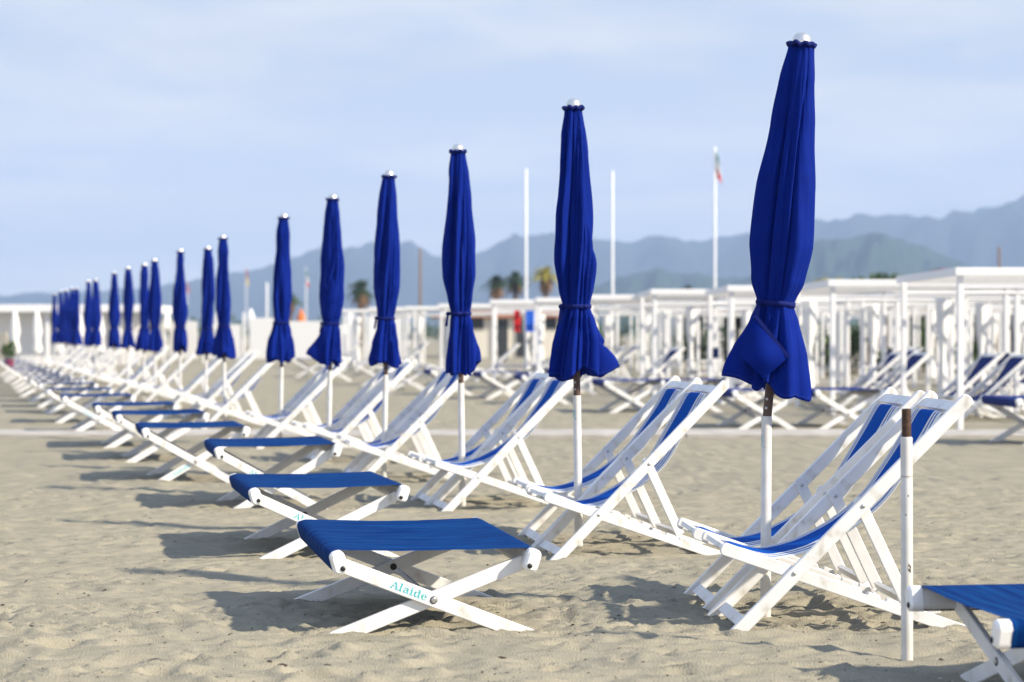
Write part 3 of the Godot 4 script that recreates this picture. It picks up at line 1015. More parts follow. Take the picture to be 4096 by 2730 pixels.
func make_palm(label: String, x: float, d: float, top: float, rad: float, seed_: int, fresh: Material) -> void:
	var o := thing("palm_tree", label, "palm tree", Vector3(x, -0.05, -d), 0.0, "palm trees behind the beach")
	part("trunk", lathe([[0.0, 0.0], [0.28, 0.0], [0.2, top * 0.4], [0.22, top - 0.3], [0.0, top]], 10), M.trunk, o)
	var r := RandomNumberGenerator.new()
	r.seed = seed_
	var live := st_new(); var dead := st_new()
	live.set_smooth_group(-1); dead.set_smooth_group(-1)
	for k in 64:
		var az := r.randf() * TAU
		var low := k % 3 == 0
		var el := r.randf_range(-0.3, 1.35) if not low else r.randf_range(-1.3, -0.5)
		var dir := Vector3(cos(az) * cos(el), sin(el), sin(az) * cos(el))
		var l := rad * r.randf_range(0.8, 1.1) * (0.8 if low else 1.0)
		var st := dead if low else live
		var prev := Vector3(0, top - 0.15, 0)
		for j in 9:
			var t := (j + 1) / 9.0
			var p := Vector3(0, top - 0.15, 0) + dir * l * t + Vector3(0, -0.5 * rad * t * t, 0)
			var side := (p - prev).cross(Vector3.UP).normalized() * rad * 0.30 * sin(PI * clampf(t * 0.85 + 0.1, 0, 1))
			var mid := (p + prev) * 0.5
			for s in [-1.0, 1.0]:
				tri(st, prev, p, mid + side * s + Vector3(0, -0.12 * rad * r.randf(), 0) + (p - prev) * 0.9, Vector3.UP)
			prev = p
	part("crown", done(live), fresh, o)
	part("dead_fronds", done(dead), M.frond_dead, o)

func make_shrub(label: String, at: Vector3, rad: Vector3, mat: Material, seed_: int, group: String, leaf := 0.09, n := 500) -> void:
	var o := thing("shrub", label, "shrub", at, 0.0, group)
	var r := RandomNumberGenerator.new()
	r.seed = seed_
	var st := st_new()
	for k in 5:
		leaf_cloud(st, r, Vector3(r.randf_range(-0.5, 0.5) * rad.x, rad.y * r.randf_range(0.8, 1.2), r.randf_range(-0.4, 0.4) * rad.z), rad * r.randf_range(0.5, 0.8), n / 5, leaf)
	part("foliage", done(st), mat, o)
	var sm := st_new()
	for k in 4: add_rod(sm, Vector3(0.05 * k - 0.1, -0.1, 0), Vector3((k - 1.5) * 0.3 * rad.x, rad.y, 0.1 * (k % 2)), 0.03, 0.012, 6)
	part("stem", done(sm), M.trunk, o)

func make_building(label: String, x: float, d: float, w: float, dep: float, wall_h: float, roof_h: float, wall: Material, openings: int) -> void:
	var o := thing("beach_building", label, "building", Vector3(x, 0, -d), 0.0, "")
	part("wall", cbox(w, wall_h + 0.2, dep, 0.01), wall, o, Transform3D(Basis(), Vector3(w / 2, wall_h / 2 - 0.1, -dep / 2)))
	# hipped tile roof with courses
	var courses := 7
	for k in courses:
		var t := k / float(courses)
		var rw := w + 0.7 - t * dep * 0.9; var rd := dep + 0.7 - t * dep * 0.95
		part("tile_course", cbox(rw, roof_h / courses + 0.03, rd, 0.02), M.roof_red, o, Transform3D(Basis(), Vector3(w / 2, wall_h + roof_h * t + 0.06, -dep / 2)))
	for k in openings:
		var px := (k + 0.5) * w / openings
		var door := k % 3 != 1
		var hh := 1.95 if door else 0.8
		var f := part("door" if door else "window", cbox(0.95 if door else 1.0, hh, 0.06, 0.01), M.cream, o, Transform3D(Basis(), Vector3(px, hh / 2 if door else 1.75, 0.02)))
		part("panel" if door else "pane", cbox(0.78, hh - 0.14, 0.03, 0.005), M.shutter, f, Transform3D(Basis(), Vector3(0, -0.03, 0.036)))

# ------------------------------------------------------------------ scene
func make_sky() -> Sky:
	var w := 2048; var hgt := 1024
	var n1 := FastNoiseLite.new(); n1.seed = 5; n1.frequency = 1.0; n1.fractal_octaves = 5
	var n2 := FastNoiseLite.new(); n2.seed = 15; n2.frequency = 1.0; n2.fractal_octaves = 4
	var im := Image.create(w, hgt, false, Image.FORMAT_RGBF)
	var white := Color(1.0, 0.98, 0.97); var grey := Color(0.79, 0.81, 0.87)
	for y in hgt:
		var el := (0.5 - (y + 0.5) / hgt) * PI
		if el < -0.03:
			continue
		var se := maxf(sin(el), 0.0)
		# pale haze along the horizon all the way round, thinner and bluer overhead
		var up := smooth(0.0, 0.15, se)
		white = Color(0.98, 0.97, 0.97).lerp(Color(0.56, 0.565, 0.585), up)
		grey = Color(0.80, 0.82, 0.88).lerp(Color(0.42, 0.455, 0.525), up)
		var base := Color(0.78, 0.82, 0.92).lerp(Color(0.395, 0.455, 0.55), up).lerp(Color(0.2, 0.31, 0.55), smooth(0.2, 0.8, se))
		for x in w:
			var az := (x + 0.5) / w * TAU
			# streaks of cloud: long along the horizon, broken across
			var k := 1.0 / (se + 0.16)
			var px := cos(az); var pz := sin(az)
			var a := n1.get_noise_3d(px * 4.5, pz * 4.5, k * 2.0) 
			var b := n2.get_noise_3d(px * 12.0 + a, pz * 12.0, k * 4.5)
			var c := clampf(0.56 + a * 1.3 + b * 0.65, 0.0, 1.0)
			var g := clampf(0.5 + b * 1.2 - a * 0.6, 0.0, 1.0)
			var col := base.lerp(white.lerp(grey, g * 0.55), smooth(0.1, 0.95, c) * lerpf(0.92, 0.45, smooth(0.15, 0.8, se)))
			im.set_pixel(x, y, col)
	for y in range(int(hgt * 0.505), hgt):
		pass
	im.fill_rect(Rect2i(0, int(hgt * 0.51), w, hgt - int(hgt * 0.51)), Color(0.36, 0.37, 0.39))
	var pm := PanoramaSkyMaterial.new()
	pm.panorama = ImageTexture.create_from_image(im)
	var s := Sky.new()
	s.sky_material = pm
	return s

func _ready() -> void:
	rng.seed = 11
	# camera: 1.2 m above the sand, looking along the rows, almost level
	var cam := Camera3D.new()
	cam.name = "camera"
	var at := CameraAttributesPhysical.new()
	at.frustum_focal_length = 67.35
	at.frustum_focus_distance = 8.6
	at.exposure_aperture = 2.5
	at.frustum_near = 0.05; at.frustum_far = 20000.0
	cam.attributes = at
	cam.fov = 20.2
	cam.near = 0.05; cam.far = 20000.0
	add_child(cam)
	cam.position = Vector3(0, 1.2, 0)
	cam.rotation_degrees = Vector3(-0.247, 0, 0)
	cam.current = true
	var env := Environment.new()
	env.background_mode = Environment.BG_SKY
	env.sky = make_sky()
	env.background_energy_multiplier = 1.0
	env.tonemap_mode = Environment.TONE_MAPPER_LINEAR
	env.tonemap_exposure = 1.8
	env.sdfgi_enabled = true; env.ssao_enabled = true; env.ssil_enabled = true
	env.fog_enabled = true
	env.fog_density = 0.00034
	env.fog_light_color = Color(0.73, 0.84, 1.0)
	var we := WorldEnvironment.new()
	we.name = "world"
	we.environment = env
	add_child(we)
	var sun := DirectionalLight3D.new()
	sun.name = "sun"
	sun.light_energy = 1.6
	sun.light_angular_distance = 1.5
	sun.light_color = Color(1.0, 0.95, 0.86)
	sun.shadow_enabled = true
	add_child(sun)
	sun.look_at_from_position(Vector3(0.80, 0.62, 0.36), Vector3.ZERO)

	big_noise.seed = 1; big_noise.frequency = 0.35; big_noise.fractal_octaves = 3
	mid_noise.seed = 2; mid_noise.frequency = 1.0; mid_noise.fractal_octaves = 3
	rake_noise.seed = 3; rake_noise.frequency = 1.0; rake_noise.fractal_octaves = 2
	fine_noise.seed = 4; fine_noise.frequency = 1.0; fine_noise.fractal_octaves = 2
	make_materials()
	make_ground()
	make_paths()
	make_hills()

	# ---- the row of parasols, deck chairs and footstools
	sleeve_mesh = lathe([[0.0, -0.08], [0.0225, -0.08], [0.0225, 0.825], [0.021, 0.828], [0.0, 0.828]], 24)
	core_mesh = lathe([[0.0, 0.795], [0.0195, 0.795], [0.0195, 2.40], [0.0, 2.40]], 20)
	dome_mesh = lathe([[0.046, 2.405], [0.046, 2.413], [0.041, 2.416], [0.040, 2.424], [0.036, 2.436], [0.028, 2.446], [0.016, 2.4525], [0.0, 2.455]], 24)
	screw_mesh = lathe([[0.006, 0.0], [0.006, 0.002], [0.004, 0.0035], [0.0, 0.0038]], 10)
	build_chair_meshes()
	build_stool_meshes()

	var styles := [
		{"seed": 1.3, "pleats": 5.0, "twist": 0.35, "tie": 1.304, "bottom": 0.945, "skirt": 0.97, "fat": 0.98, "bow": -0.012, "lobes": [[PI * 0.98, 0.055, 0.75, 0.06], [0.15, 0.04, 0.5, -0.03], [PI * 0.42, 0.02, 0.8, -0.03]]},
		{"seed": 2.1, "pleats": 11.0, "twist": 0.9, "tie": 1.315, "bottom": 0.925, "skirt": 1.02, "fat": 0.86, "bow": 0.004, "lobes": [[0.12, 0.12, 0.62, 0.075], [PI * 0.75, 0.02, 0.7, 0.02], [PI * 0.4, 0.01, 0.5, 0.05]]},
		{"seed": 3.4, "pleats": 8.0, "twist": 0.8, "tie": 1.30, "bottom": 0.905, "skirt": 0.88, "fat": 0.9, "bow": 0.004, "lobes": [[0.1, 0.075, 0.6, 0.08], [PI, 0.01, 0.7, 0.0]]},
		{"seed": 4.2, "pleats": 8.0, "twist": 1.1, "tie": 1.276, "bottom": 0.915, "skirt": 1.0, "fat": 0.9, "bow": -0.012, "lobes": [[PI, 0.03, 0.8, 0.02], [0.3, 0.02, 0.8, 0.0]]},
		{"seed": 5.6, "pleats": 8.0, "twist": 1.2, "tie": 1.256, "bottom": 0.89, "skirt": 0.9, "fat": 0.9, "bow": 0.008, "lobes": [[PI * 0.95, 0.09, 0.7, 0.05]]},
		{"seed": 6.7, "pleats": 9.0, "twist": 0.9, "tie": 1.295, "bottom": 0.89, "skirt": 1.0, "fat": 0.75, "bow": -0.006, "lobes": [[PI * 0.9, 0.03, 0.8, 0.02], [0.4, 0.03, 0.6, 0.03]]},
	]
	# x, distance, lean to +x in degrees, height scale, style
	var poles := [
		[1.085, 8.19, 5.0, 1.013, 0], [0.375, 10.75, -0.7, 1.025, 1], [-0.345, 13.35, -0.75, 1.026, 2], [-1.055, 15.75, 1.0, 1.036, 3], [-1.72, 17.95, 0.9, 1.017, 4], [-2.47, 20.4, 0.9, 1.008, 5],
		[-3.66, 24.4, -0.6, 1.0, 5], [-4.31, 26.9, 0.9, 0.985, 3], [-5.17, 29.8, 0.2, 1.02, 4], [-6.0, 32.2, -0.3, 1.0, 2], [-6.6, 34.3, 0.4, 1.0, 5], [-7.4, 36.9, 0.0, 1.01, 3], [-8.15, 39.2, 0.3, 1.0, 2],
		[-9.6, 44.2, -0.3, 1.0, 3], [-10.1, 45.6, 0.4, 1.0, 4], [-11.7, 51.4, 0.2, 0.99, 5], [-12.2, 53.1, -0.2, 1.0, 2], [-12.8, 54.9, 0.3, 1.0, 3], [-13.4, 56.8, 0.0, 1.0, 4], [-14.6, 61.0, 0.5, 1.0, 5]]
	var names := [
		"furled navy parasol with 1 on its pole and a flap folded over below the tie",
		"furled navy parasol with 2 on its pole and a pointed skirt corner",
		"furled navy parasol of the third station, next after the pole marked 2",
		"furled navy parasol of the fourth station, two on from the pole marked 2",
		"furled navy parasol of the fifth station, three on from the pole marked 2",
		"furled navy parasol of the sixth station, four on from the pole marked 2"]
	var masters := {}
	for i in poles.size():
		var p: Array = poles[i]
		var lab: String = names[i] if i < names.size() else "furled navy parasol in the crowded far stretch of the row"
		var o: Node3D
		var pos := on_sand(p[0], p[1])
		if i < 6:
			o = make_parasol("parasol", lab, styles[p[4]], 180 if i < 3 else 120, 150 if i < 3 else 100, ["1", "2", "", "", "", ""][i], "furled navy parasols in a row", deg_to_rad(p[2]) if i == 0 else 0.0)
			masters[p[4]] = o
			if i == 0: add_flap(o)
		else:
			o = copy_of(masters[p[4]], "parasol", lab, pos, 0.0, "furled navy parasols in a row")
		o.position = pos
		o.rotation = Vector3(0, (rng.randf() * TAU if i >= 6 else 0.0), 0)
		o.transform.basis = Basis(Vector3(0, 0, 1), -deg_to_rad(p[2] if i else 0.3)) * o.transform.basis
		o.scale = Vector3(1, p[3], 1)
	# deck chairs: a pair to each parasol, the pole stands between the two
	var chair_masters := []
	for k in 3:
		chair_masters.append(null)
	for i in poles.size():
		var p: Array = poles[i]
		var yaw: float = [4.5, 10.0, 12.0, 12.0, 13.0, 12.0][i] if i < 6 else 12.0 + rng.randf_range(-3, 3)
		yaw = deg_to_rad(yaw)
		for s in 2:
			var off := 0.302 * (1.0 if s == 0 else -1.0)      # nearer or farther along the row
			var local := Vector3(-0.235 + (rng.randf_range(-0.012, 0.012) if i < 3 else rng.randf_range(-0.06, 0.06)), 0, off).rotated(Vector3.UP, yaw)
			var pos := on_sand(p[0] + local.x, p[1] - local.z, 0.002)
			var lab: String
			if i < 6:
				var st_name: String = ["parasol marked 1", "parasol marked 2", "third parasol of the row", "fourth parasol of the row", "fifth parasol of the row", "sixth parasol of the row"][i]
				lab = "striped white deck chair at the %s, %s of its pair" % [st_name, "first" if s == 0 else "second"]
				if i == 0: lab = "striped white deck chair " + ("between the bare stub pole and the parasol marked 1" if s == 0 else "just behind the pole marked 1, second of its pair")
			else:
				lab = "white deck chair with striped sling in the crowded far stretch of the row"
			var v := (i + s) % 3
			var o: Node3D
			var turn := yaw + deg_to_rad(rng.randf_range(-1.5, 1.5) if i < 3 else rng.randf_range(-4.0, 4.0))
			if chair_masters[v] == null:
				o = make_chair("deck_chair", lab, v, M.stripes, "striped deck chairs in pairs by the parasols")
				chair_masters[v] = o
				o.position = pos
				o.rotation.y = turn
			else:
				o = copy_of(chair_masters[v], "deck_chair", lab, pos, turn, "striped deck chairs in pairs by the parasols")
	# footstools: one to each station; x, distance, turn, lettering on which leg
	var stools := [[-0.43, 8.135, 13.5, 1], [-1.09, 10.62, 14.0, 1], [-1.68, 13.35, 13.0, 1], [-2.64, 15.75, 14.0, 2], [-3.36, 18.25, 14.0, 1], [-4.0, 20.3, 14.0, 1], [-5.05, 23.3, 15.0, 1], [-5.8, 25.7, 13.0, 1], [-6.65, 28.6, 15.0, 1], [-7.4, 31.2, 13.0, 1], [-8.2, 33.8, 15.0, 1], [-9.0, 36.4, 14.0, 1], [-9.75, 39.0, 14.0, 1], [-10.5, 41.6, 14.0, 1], [-11.3, 44.4, 14.0, 1], [-12.2, 47.4, 14.0, 1], [-13.1, 50.6, 14.0, 1], [-14.1, 54.0, 14.0, 1]]
	var stool_masters := {}
	for i in stools.size():
		var p: Array = stools[i]
		var lab: String = ["blue canvas footstool with faded teal Alaide lettering, before the chairs of parasol 1", "blue canvas footstool facing the chairs of the parasol marked 2", "blue canvas footstool facing the chairs of the third parasol", "blue canvas footstool lettered on its other leg, facing the fourth parasol", "blue canvas footstool facing the chairs of the fifth parasol", "blue canvas footstool facing the chairs of the sixth parasol"][i] if i < 6 else "blue canvas footstool in the crowded far stretch of the row"
		var key := "%d_%d_%d" % [i % 3, p[3], mini(i, 2)]
		var pos := on_sand(p[0], p[1], 0.004)
		var o: Node3D
		if not stool_masters.has(key):
			o = make_stool("footstool", lab, i % 3, p[3], null, "blue canvas footstools in a row", 0.0, mini(i, 2))
			stool_masters[key] = o
			o.position = pos
		else:
			o = copy_of(stool_masters[key], "footstool", lab, pos, 0.0, "blue canvas footstools in a row")
		o.rotation.y = deg_to_rad(p[2])
		if i == 0:
			o.position.y += 0.012
			o.rotation = Vector3(deg_to_rad(1.4), deg_to_rad(p[2]), deg_to_rad(-0.8))
			o.scale = Vector3(1, 1.05, 1)
		if i >= 2: o.rotation.z = deg_to_rad(rng.randf_range(-1.0, 1.0))
	# the footstool beyond the stub pole, turned across
	var ns := make_stool("footstool", "blue canvas footstool turned across, next to the bare stub pole", 1, 0, null, "blue canvas footstools in a row", 0.1, 0)
	ns.position = on_sand(1.965, 6.29, 0.004)
	ns.rotation.y = deg_to_rad(-82.5)
	make_stub_pole()
	make_background()
	print("built")

func add_flap(o: Node3D) -> void:
	# the corner of the skirt that is folded over and shows its hem
	var st := st_new()
	st.set_smooth_group(0)
	var a := Vector3(-0.098, 1.285, 0.105); var b := Vector3(0.052, 1.125, 0.165); var c := Vector3(-0.045, 1.02, 0.155); var d := Vector3(-0.165, 1.12, 0.085)
	var n := 12
	var g := []
	for i in n + 1:
		var row := []
		for j in n + 1:
			var u := i / float(n); var v := j / float(n)
			var p := a.lerp(b, u).lerp(d.lerp(c, u), v)
			p += Vector3(-0.2, 0.1, 1.0) * 0.028 * sin(PI * u) * sin(PI * v * 0.9) + Vector3(0, 0, 0.006 * sin(u * 7.0 + v * 4.0))
			row.append(p)
		g.append(row)
	for i in n:
		for j in n: quad(st, g[i][j], g[i + 1][j], g[i + 1][j + 1], g[i][j + 1], Vector3(-0.3, 0.2, 1))
	var up := Transform3D(Basis(), Vector3(0, 0.8, 0)) * Transform3D(Basis(Vector3(0, 0, 1), -deg_to_rad(5.0)), Vector3.ZERO) * Transform3D(Basis(), Vector3(0.0, -0.835, -0.02))
	var f := part("flap", done(st), M.navy, o, up)
	var hem := []
	for i in n + 1: hem.append(g[i][0] + Vector3(-0.004, -0.006, 0.001))
	part("hem", strip_along(hem, Vector3(-0.3, 0.3, 1), 0.016, 0.0035), M.navy_hem, f)

func make_stub_pole() -> void:
	var o := thing("stub_pole", "bare white parasol pole with a rusty top, no parasol in it", "pole", on_sand(1.46, 7.07))
	o.rotation.z = deg_to_rad(0.2)
	part("sleeve", lathe([[0.0, -0.08], [0.0218, -0.08], [0.0218, 0.812], [0.02, 0.816], [0.0, 0.816]], 28), M.white_aged, o)
	part("rusty_top", lathe([[0.0, 0.80], [0.0172, 0.80], [0.0172, 0.918], [0.0158, 0.92], [0.0158, 0.90], [0.0, 0.90]], 24), M.rust, o)
	part("tape", lathe([[0.0222, 0.668], [0.0224, 0.669], [0.0224, 0.672], [0.0222, 0.673]], 28), M.path, o)
	for q in [[0.335, 0.16, 0.005, 0.014], [0.33, 0.42, 0.004, 0.016], [0.60, 0.1, 0.003, 0.004], [0.53, -0.3, 0.003, 0.003]]:
		var st := st_new()
		st.set_smooth_group(0)
		var poly := []
		for k in 10:
			var t := TAU * k / 10.0
			var r := 1.0 + 0.3 * sin(k * 2.7)
			var a: float = q[1] + cos(t) * q[2] / 0.022 * r
			poly.append(Vector3(sin(a) * 0.02205, q[0] + sin(t) * q[3] * r, cos(a) * 0.02205))
		for k in range(1, 9): tri(st, poly[0], poly[k], poly[k + 1], poly[0] - Vector3(0, poly[0].y, 0))
		part("rust_spot", done(st), M.rust, o)

func make_background() -> void:
	# pergolas: the column along the beach, then those beside it
	var cols := [[5.5, 23.5], [4.62, 27.6], [3.6, 31.4], [2.62, 35.2], [1.6, 38.8], [0.6, 42.0], [-0.45, 46.5], [-1.9, 51.5], [-3.0, 55.5], [-4.4, 60.0], [-5.6, 64.0]]
	var k := 0
	for c in cols:
		k += 1
		var which: String = ["nearest the walkway, by the armchairs", "second from the walkway", "third from the walkway", "fourth from the walkway", "fifth from the walkway", "sixth from the walkway", "seventh from the walkway", "eighth from the walkway", "ninth from the walkway", "tenth from the walkway", "last of its line"][k - 1]
		which = which.replace("nearest", "next to")
		make_pergola(c[0], c[1], 2.5, 3.4, 1.98 + 0.02 * sin(k * 2.0), "white flat roofed pergola beside the beach, " + which, k % 3)
	for row in 9:
		for q in 4:
			var x: float = 5.5 + 3.1 * (q + 1) - row * 0.98
			var d: float = 24.8 + row * 4.1 + q * 1.3
			if x / d > 0.36: continue
			make_pergola(x, d, 2.4, 3.3, 1.98 + 0.03 * sin(row * 1.7 + q), "white flat roofed pergola standing farther inland among the others", (row + q) % 3)
	# footstools behind the walkway
	var st := make_stool("footstool", "large blue footstool just past the walkway, foot over the path edge", 0, 0, M.stool_cloth_dark, "navy footstools behind the walkway")
	st.position = Vector3(5.72, 0, -20.7); st.rotation.y = deg_to_rad(4); st.scale = Vector3.ONE * 1.12
	for p in [[3.08, 24.2, 1.08], [4.12, 24.4, 1.08], [1.75, 29.0, 1.08], [2.75, 29.4, 1.08], [0.55, 32.5, 1.08], [-0.2, 35.0, 1.08], [-1.2, 37.2, 1.08], [-2.2, 40.5, 1.08], [-3.1, 44.0, 1.08], [-4.4, 48.0, 1.08], [-5.5, 52.5, 1.08], [1.2, 37.5, 1.08], [0.1, 41.5, 1.08]]:
		var o := copy_of(st, "footstool", "navy footstool in the row between walkway and pergolas", Vector3(p[0], 0, -p[1]), deg_to_rad(rng.randf_range(0, 12)), "navy footstools behind the walkway")
		o.scale = Vector3.ONE * p[2]
	var nc := make_chair("deck_chair", "reclined navy deck chair under the pergola beside the folding armchair", 1, M.navy_sling, "navy deck chairs under the pergolas")
	nc.position = Vector3(5.75, 0, -26.8); nc.rotation.y = deg_to_rad(10); nc.scale = Vector3(1.15, 0.98, 1.1)
	for p in [[6.0, 26.2], [4.95, 29.6], [5.2, 28.8], [3.25, 33.4], [3.5, 32.6], [2.2, 36.8], [1.3, 40.0], [0.2, 43.8], [-0.9, 48.0], [-2.3, 52.5], [-3.6, 57.0], [7.6, 31.5], [8.6, 30.5], [9.0, 35.0], [6.6, 36.0], [4.4, 41.0], [2.0, 46.0], [-5.0, 61.0], [-6.2, 65.0]]:
		var o := copy_of(nc, "deck_chair", "navy deck chair standing among the pergola posts", Vector3(p[0], 0, -p[1]), deg_to_rad(rng.randf_range(2, 16)), "navy deck chairs under the pergolas")
		o.scale = Vector3(1.15, 0.98, 1.1)
	make_director_chair("white folding armchair with navy seat under the pergola next to the walkway", Vector3(6.78, 0, -27.2), deg_to_rad(8))
	make_director_chair("white folding armchair with navy seat under the second pergola", Vector3(5.87, 0, -30.6), deg_to_rad(12))
	make_director_chair("white folding armchair with navy seat under the fourth pergola", Vector3(3.7, 0, -37.0), deg_to_rad(20))
	make_director_chair("white folding armchair with navy seat under the sixth pergola", Vector3(1.9, 0, -43.5), deg_to_rad(5))
	# towels hung up to dry
	for t in [[0.12, 44.6, M.towel_red, "red towel hanging from a pergola rail", 0.14], [0.42, 44.6, M.towel_blue, "blue towel hanging from a pergola rail", 0.2]]:
		var sm := st_new()
		sm.set_smooth_group(0)
		for j in 8:
			for i in 8:
				var q := []
				for c in [[i, j], [i + 1, j], [i + 1, j + 1], [i, j + 1]]:
					q.append(Vector3((c[0] / 8.0 - 0.5) * t[4], -c[1] / 8.0 * 0.5, 0.03 * sin(c[0] * 1.3) * c[1] / 8.0))
				quad(sm, q[0], q[1], q[2], q[3], Vector3(0, 0, 1))
		var o := part("beach_towel", done(sm), t[2], self, Transform3D(Basis(), Vector3(t[0], 1.72, -t[1])))
		tag(o, t[3], "towel", "towels hung under the pergolas")
	# buildings inland
	make_building("low ochre beach building with red tile roof behind the pergolas", 13.3, 66.0, 10.0, 6.0, 2.75, 0.7, M.ochre, 9)
	make_building("pink beach building with red tile roof past the flagpole", 7.1, 78.0, 3.6, 5.0, 2.45, 0.6, M.pink, 7)
	make_building("low cream cabin block with red roof at the end of the pergolas", -3.5, 92.0, 7.0, 5.0, 1.9, 0.35, M.cream, 6)
	var sh := [[6.3, 60.0, 0.9, 0.9], [7.4, 57.5, 0.7, 0.7], [8.6, 52.0, 0.8, 0.8], [9.8, 55.0, 0.6, 0.9], [11.3, 50.0, 0.8, 0.6], [4.9, 63.0, 1.0, 0.8], [3.3, 66.0, 0.8, 0.8], [10.4, 43.5, 0.5, 0.6], [12.5, 58.0, 1.0, 1.0], [8.0, 40.5, 0.4, 0.5]]
	for i in sh.size():
		var s: Array = sh[i]
		make_shrub("leafy green shrub growing by the beach buildings", Vector3(s[0], 0, -s[1]), Vector3(s[2], s[3], s[2]), M.leaf if i % 3 else M.leaf_dark, 60 + i, "shrubs by the beach buildings")
	make_shrub("yellow flowering bush showing over the roofs", Vector3(14.6, 1.7, -88.0), Vector3(1.2, 1.1, 1.0), M.leaf_yellow, 91, "", 0.16, 900)
	make_shrub("broad green hedge crown rising behind the red roof", Vector3(18.2, 1.8, -88.0), Vector3(3.2, 1.25, 1.4), M.leaf, 92, "", 0.18, 2200)
	# palms
	make_palm("dark bushy palm tree standing apart from the other palms", -14.2, 180.0, 5.6, 1.7, 5, M.leaf_dark)
	make_palm("palm tree with twin crown beside the tall white flagpole", -1.5, 182.0, 6.2, 1.5, 6, M.leaf_dark)
	make_palm("slightly lower palm tree next to the twin crown palm", 0.3, 184.0, 6.6, 1.5, 7, M.leaf_dark)
	make_palm("yellowish palm tree between flagpole and second parasol", 3.2, 180.0, 6.9, 1.6, 8, M.leaf_yellow)
	make_palm("small dark palm crown behind the flag with three colours", 16.5, 180.0, 5.4, 1.0, 9, M.leaf_dark)
	make_palm("thin palm tree at the far end by the white windbreak", -20.6, 178.0, 4.6, 1.1, 10, M.leaf)
	# flagpoles
	make_flag_pole("tall bare white flagpole beside the second parasol's inland side", 3.15, 60.0, 6.35, 0.045, [])
	make_flag_pole("tall bare white flagpole between the second and third parasols", 0.44, 60.0, 6.42, 0.045, [])
	make_flag_pole("tall white flagpole with a limp green, white and red flag", 6.36, 60.0, 7.1, 0.045, [M.flag_green, M.flag_white, M.flag_red], null, 0.8)
	make_flag_pole("thin brown mast standing between palm and third parasol", -4.8, 100.0, 5.7, 0.07, [], M.frond_dead)
	make_flag_pole("short white mast on the cream cabin roof side", -12.8, 100.0, 3.9, 0.06, [])
	make_flag_pole("distant white flagpole with a small green and red flag", -15.6, 145.0, 6.2, 0.045, [M.flag_green, M.flag_white, M.flag_red], null, 1.2)
	make_flag_pole("distant flagpole with a red and yellow flag by the windbreak", -27.5, 198.0, 8.2, 0.045, [M.flag_red, M.flag_yellow], null, 1.8)
	make_flag_pole("distant flagpole with a plain red flag by the windbreak", -33.6, 198.0, 6.8, 0.045, [M.flag_red], null, 1.2)
	make_flag_pole("distant flagpole with a yellow flag by the windbreak", -31.0, 205.0, 6.2, 0.045, [M.flag_yellow], null, 1.2)
	make_flag_pole("thin pale mast rising behind the red tile roof", 22.9, 90.0, 5.3, 0.07, [], M.frond_dead)
	# white windbreak: canvas panels between posts
	var wb := thing("windbreak", "long white canvas windbreak closing off the far end of the beach", "windbreak", Vector3(-17.0, 0, -76.0), deg_to_rad(-3))
	for i in 9:
		part("post", cbox(0.08, 2.1, 0.08, 0.01), M.post, wb, Transform3D(Basis(), Vector3(i * 1.6, 0.95, 0)))
		if i < 8:
			part("panel", cbox(1.1 + 0.3 * (i % 2), 1.35 + 0.13 * (i * 5 % 3), 0.02, 0.004), M.canvas_white, wb, Transform3D(Basis(), Vector3(i * 1.6 + 0.8, 0.85 + 0.065 * (i * 5 % 3), 0)))
	# pavilion at the seaward end
	var pv := thing("pavilion", "white flat roofed pavilion at the far seaward end of the row", "pavilion", Vector3(-27.0, 0, -71.0), 0.0)
	part("roof", cbox(14.0, 0.28, 6.0, 0.02), M.post, pv, Transform3D(Basis(), Vector3(6.6, 2.1, -3.0)))
	part("wall", cbox(13.0, 2.0, 0.1, 0.01), M.canvas_white, pv, Transform3D(Basis(), Vector3(6.5, 0.95, -1.0)))
	for i in 5:
		part("column", cbox(0.14, 2.05, 0.14, 0.01), M.post, pv, Transform3D(Basis(), Vector3(0.4 + i * 3.1, 0.93, -0.3)))
	# closed white parasols beside the pavilion
	var wp: Node3D = null
	for i in 6:
		var pos := Vector3(-17.4 + i * 0.55, 0, -67.0 - i * 0.9)
		if wp == null:
			wp = thing("closed_parasol", "closed white parasol before the white pavilion", "parasol", pos, 0.0, "closed white parasols by the pavilion")
			part("pole", lathe([[0.0, -0.1], [0.025, -0.1], [0.025, 2.0], [0.0, 2.0]], 10), M.post, wp)
			part("canopy", lathe([[0.0, 0.5], [0.17, 0.5], [0.2, 0.6], [0.13, 0.95], [0.19, 1.25], [0.12, 1.7], [0.04, 2.02], [0.0, 2.03]], 14), M.canvas_white, wp)
		else:
			copy_of(wp, "closed_parasol", "closed white parasol before the white pavilion", pos, i * 1.0, "closed white parasols by the pavilion")
	var lv := thing("louvre_screen", "beige slatted louvre screen standing before the white pavilion", "screen", Vector3(-18.35, 0, -68.0), 0.0)
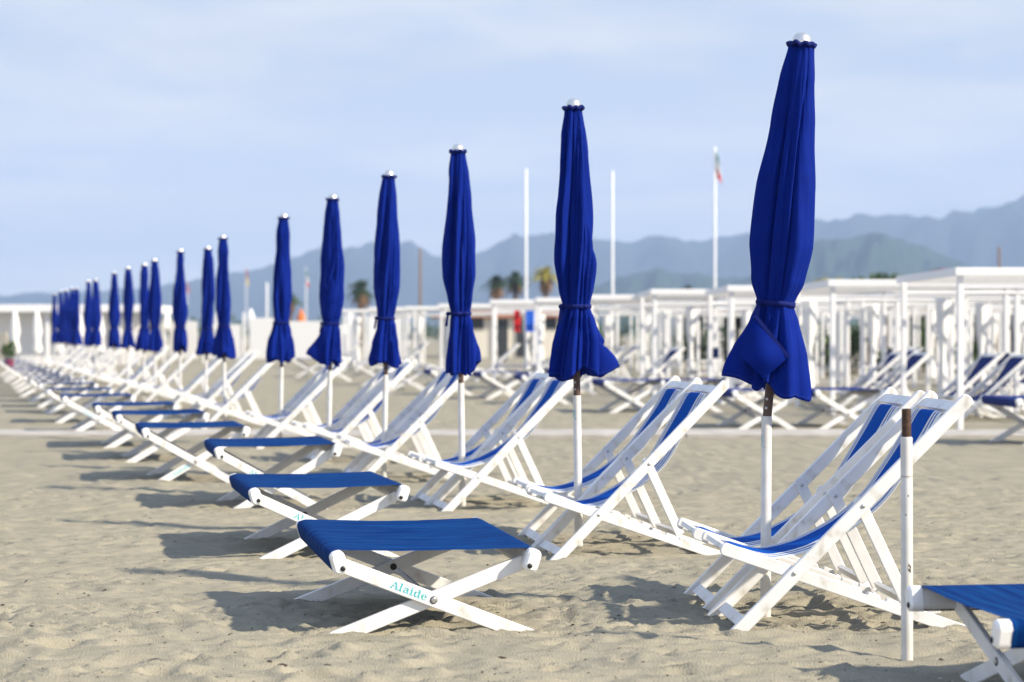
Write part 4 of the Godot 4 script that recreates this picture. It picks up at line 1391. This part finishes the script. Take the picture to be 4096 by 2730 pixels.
	part("frame", cbox(0.06, 1.25, 0.06, 0.006), M.louvre, lv, Transform3D(Basis(), Vector3(-0.4, 0.6, 0)))
	part("frame", cbox(0.06, 1.25, 0.06, 0.006), M.louvre, lv, Transform3D(Basis(), Vector3(0.4, 0.6, 0)))
	for i in 13:
		part("slat", cbox(0.74, 0.06, 0.02, 0.004), M.louvre, lv, Transform3D(Basis(Vector3(1, 0, 0), 0.5), Vector3(0, 0.08 + i * 0.088, 0)))
	var pp := thing("potted_plant", "small green plant in a dark red pot by the louvre screen", "plant", Vector3(-17.2, 0, -65.5), 0.0)
	part("pot", lathe([[0.0, 0.0], [0.12, 0.0], [0.17, 0.28], [0.14, 0.28], [0.0, 0.25]], 14), M.pot, pp)
	var pr := RandomNumberGenerator.new(); pr.seed = 3
	var pl := st_new()
	leaf_cloud(pl, pr, Vector3(0, 0.6, 0), Vector3(0.28, 0.36, 0.28), 260, 0.07)
	part("foliage", done(pl), M.leaf, pp)
	# orange and dark parasols showing over the windbreak, then the far wood
	for i in 7:
		var o := thing("sunshade", ("small closed orange sunshade behind the white windbreak" if i == 4 else "small closed white sunshade behind the white windbreak"), "parasol", Vector3(-20.0 + i * 2.3, 0, -96.0 - (i % 3) * 2.0), 0.0, "sunshades behind the windbreak")
		part("pole", lathe([[0.0, -0.1], [0.03, -0.1], [0.03, 2.3], [0.0, 2.3]], 8), M.post, o)
		part("canopy", lathe([[0.0, 1.35], [0.2, 1.3], [0.26, 1.55], [0.2, 2.0], [0.05, 2.4], [0.0, 2.42]], 12), M.orange if i == 4 else M.canvas_white, o)
	var tl := st_new()
	var r := RandomNumberGenerator.new(); r.seed = 123
	for i in 150:
		var x := -75.0 + i * 1.15
		var hh := r.randf_range(1.8, 3.6)
		leaf_cloud(tl, r, Vector3(x, hh * 0.6, -300.0 + r.randf_range(-8, 8)), Vector3(1.6, hh * 0.6, 1.4), 90, 0.3)
	var o := part("treeline", done(tl), M.leaf, self)
	tag(o, "low far-off line of green trees beneath the mountains", "", "", "stuff")
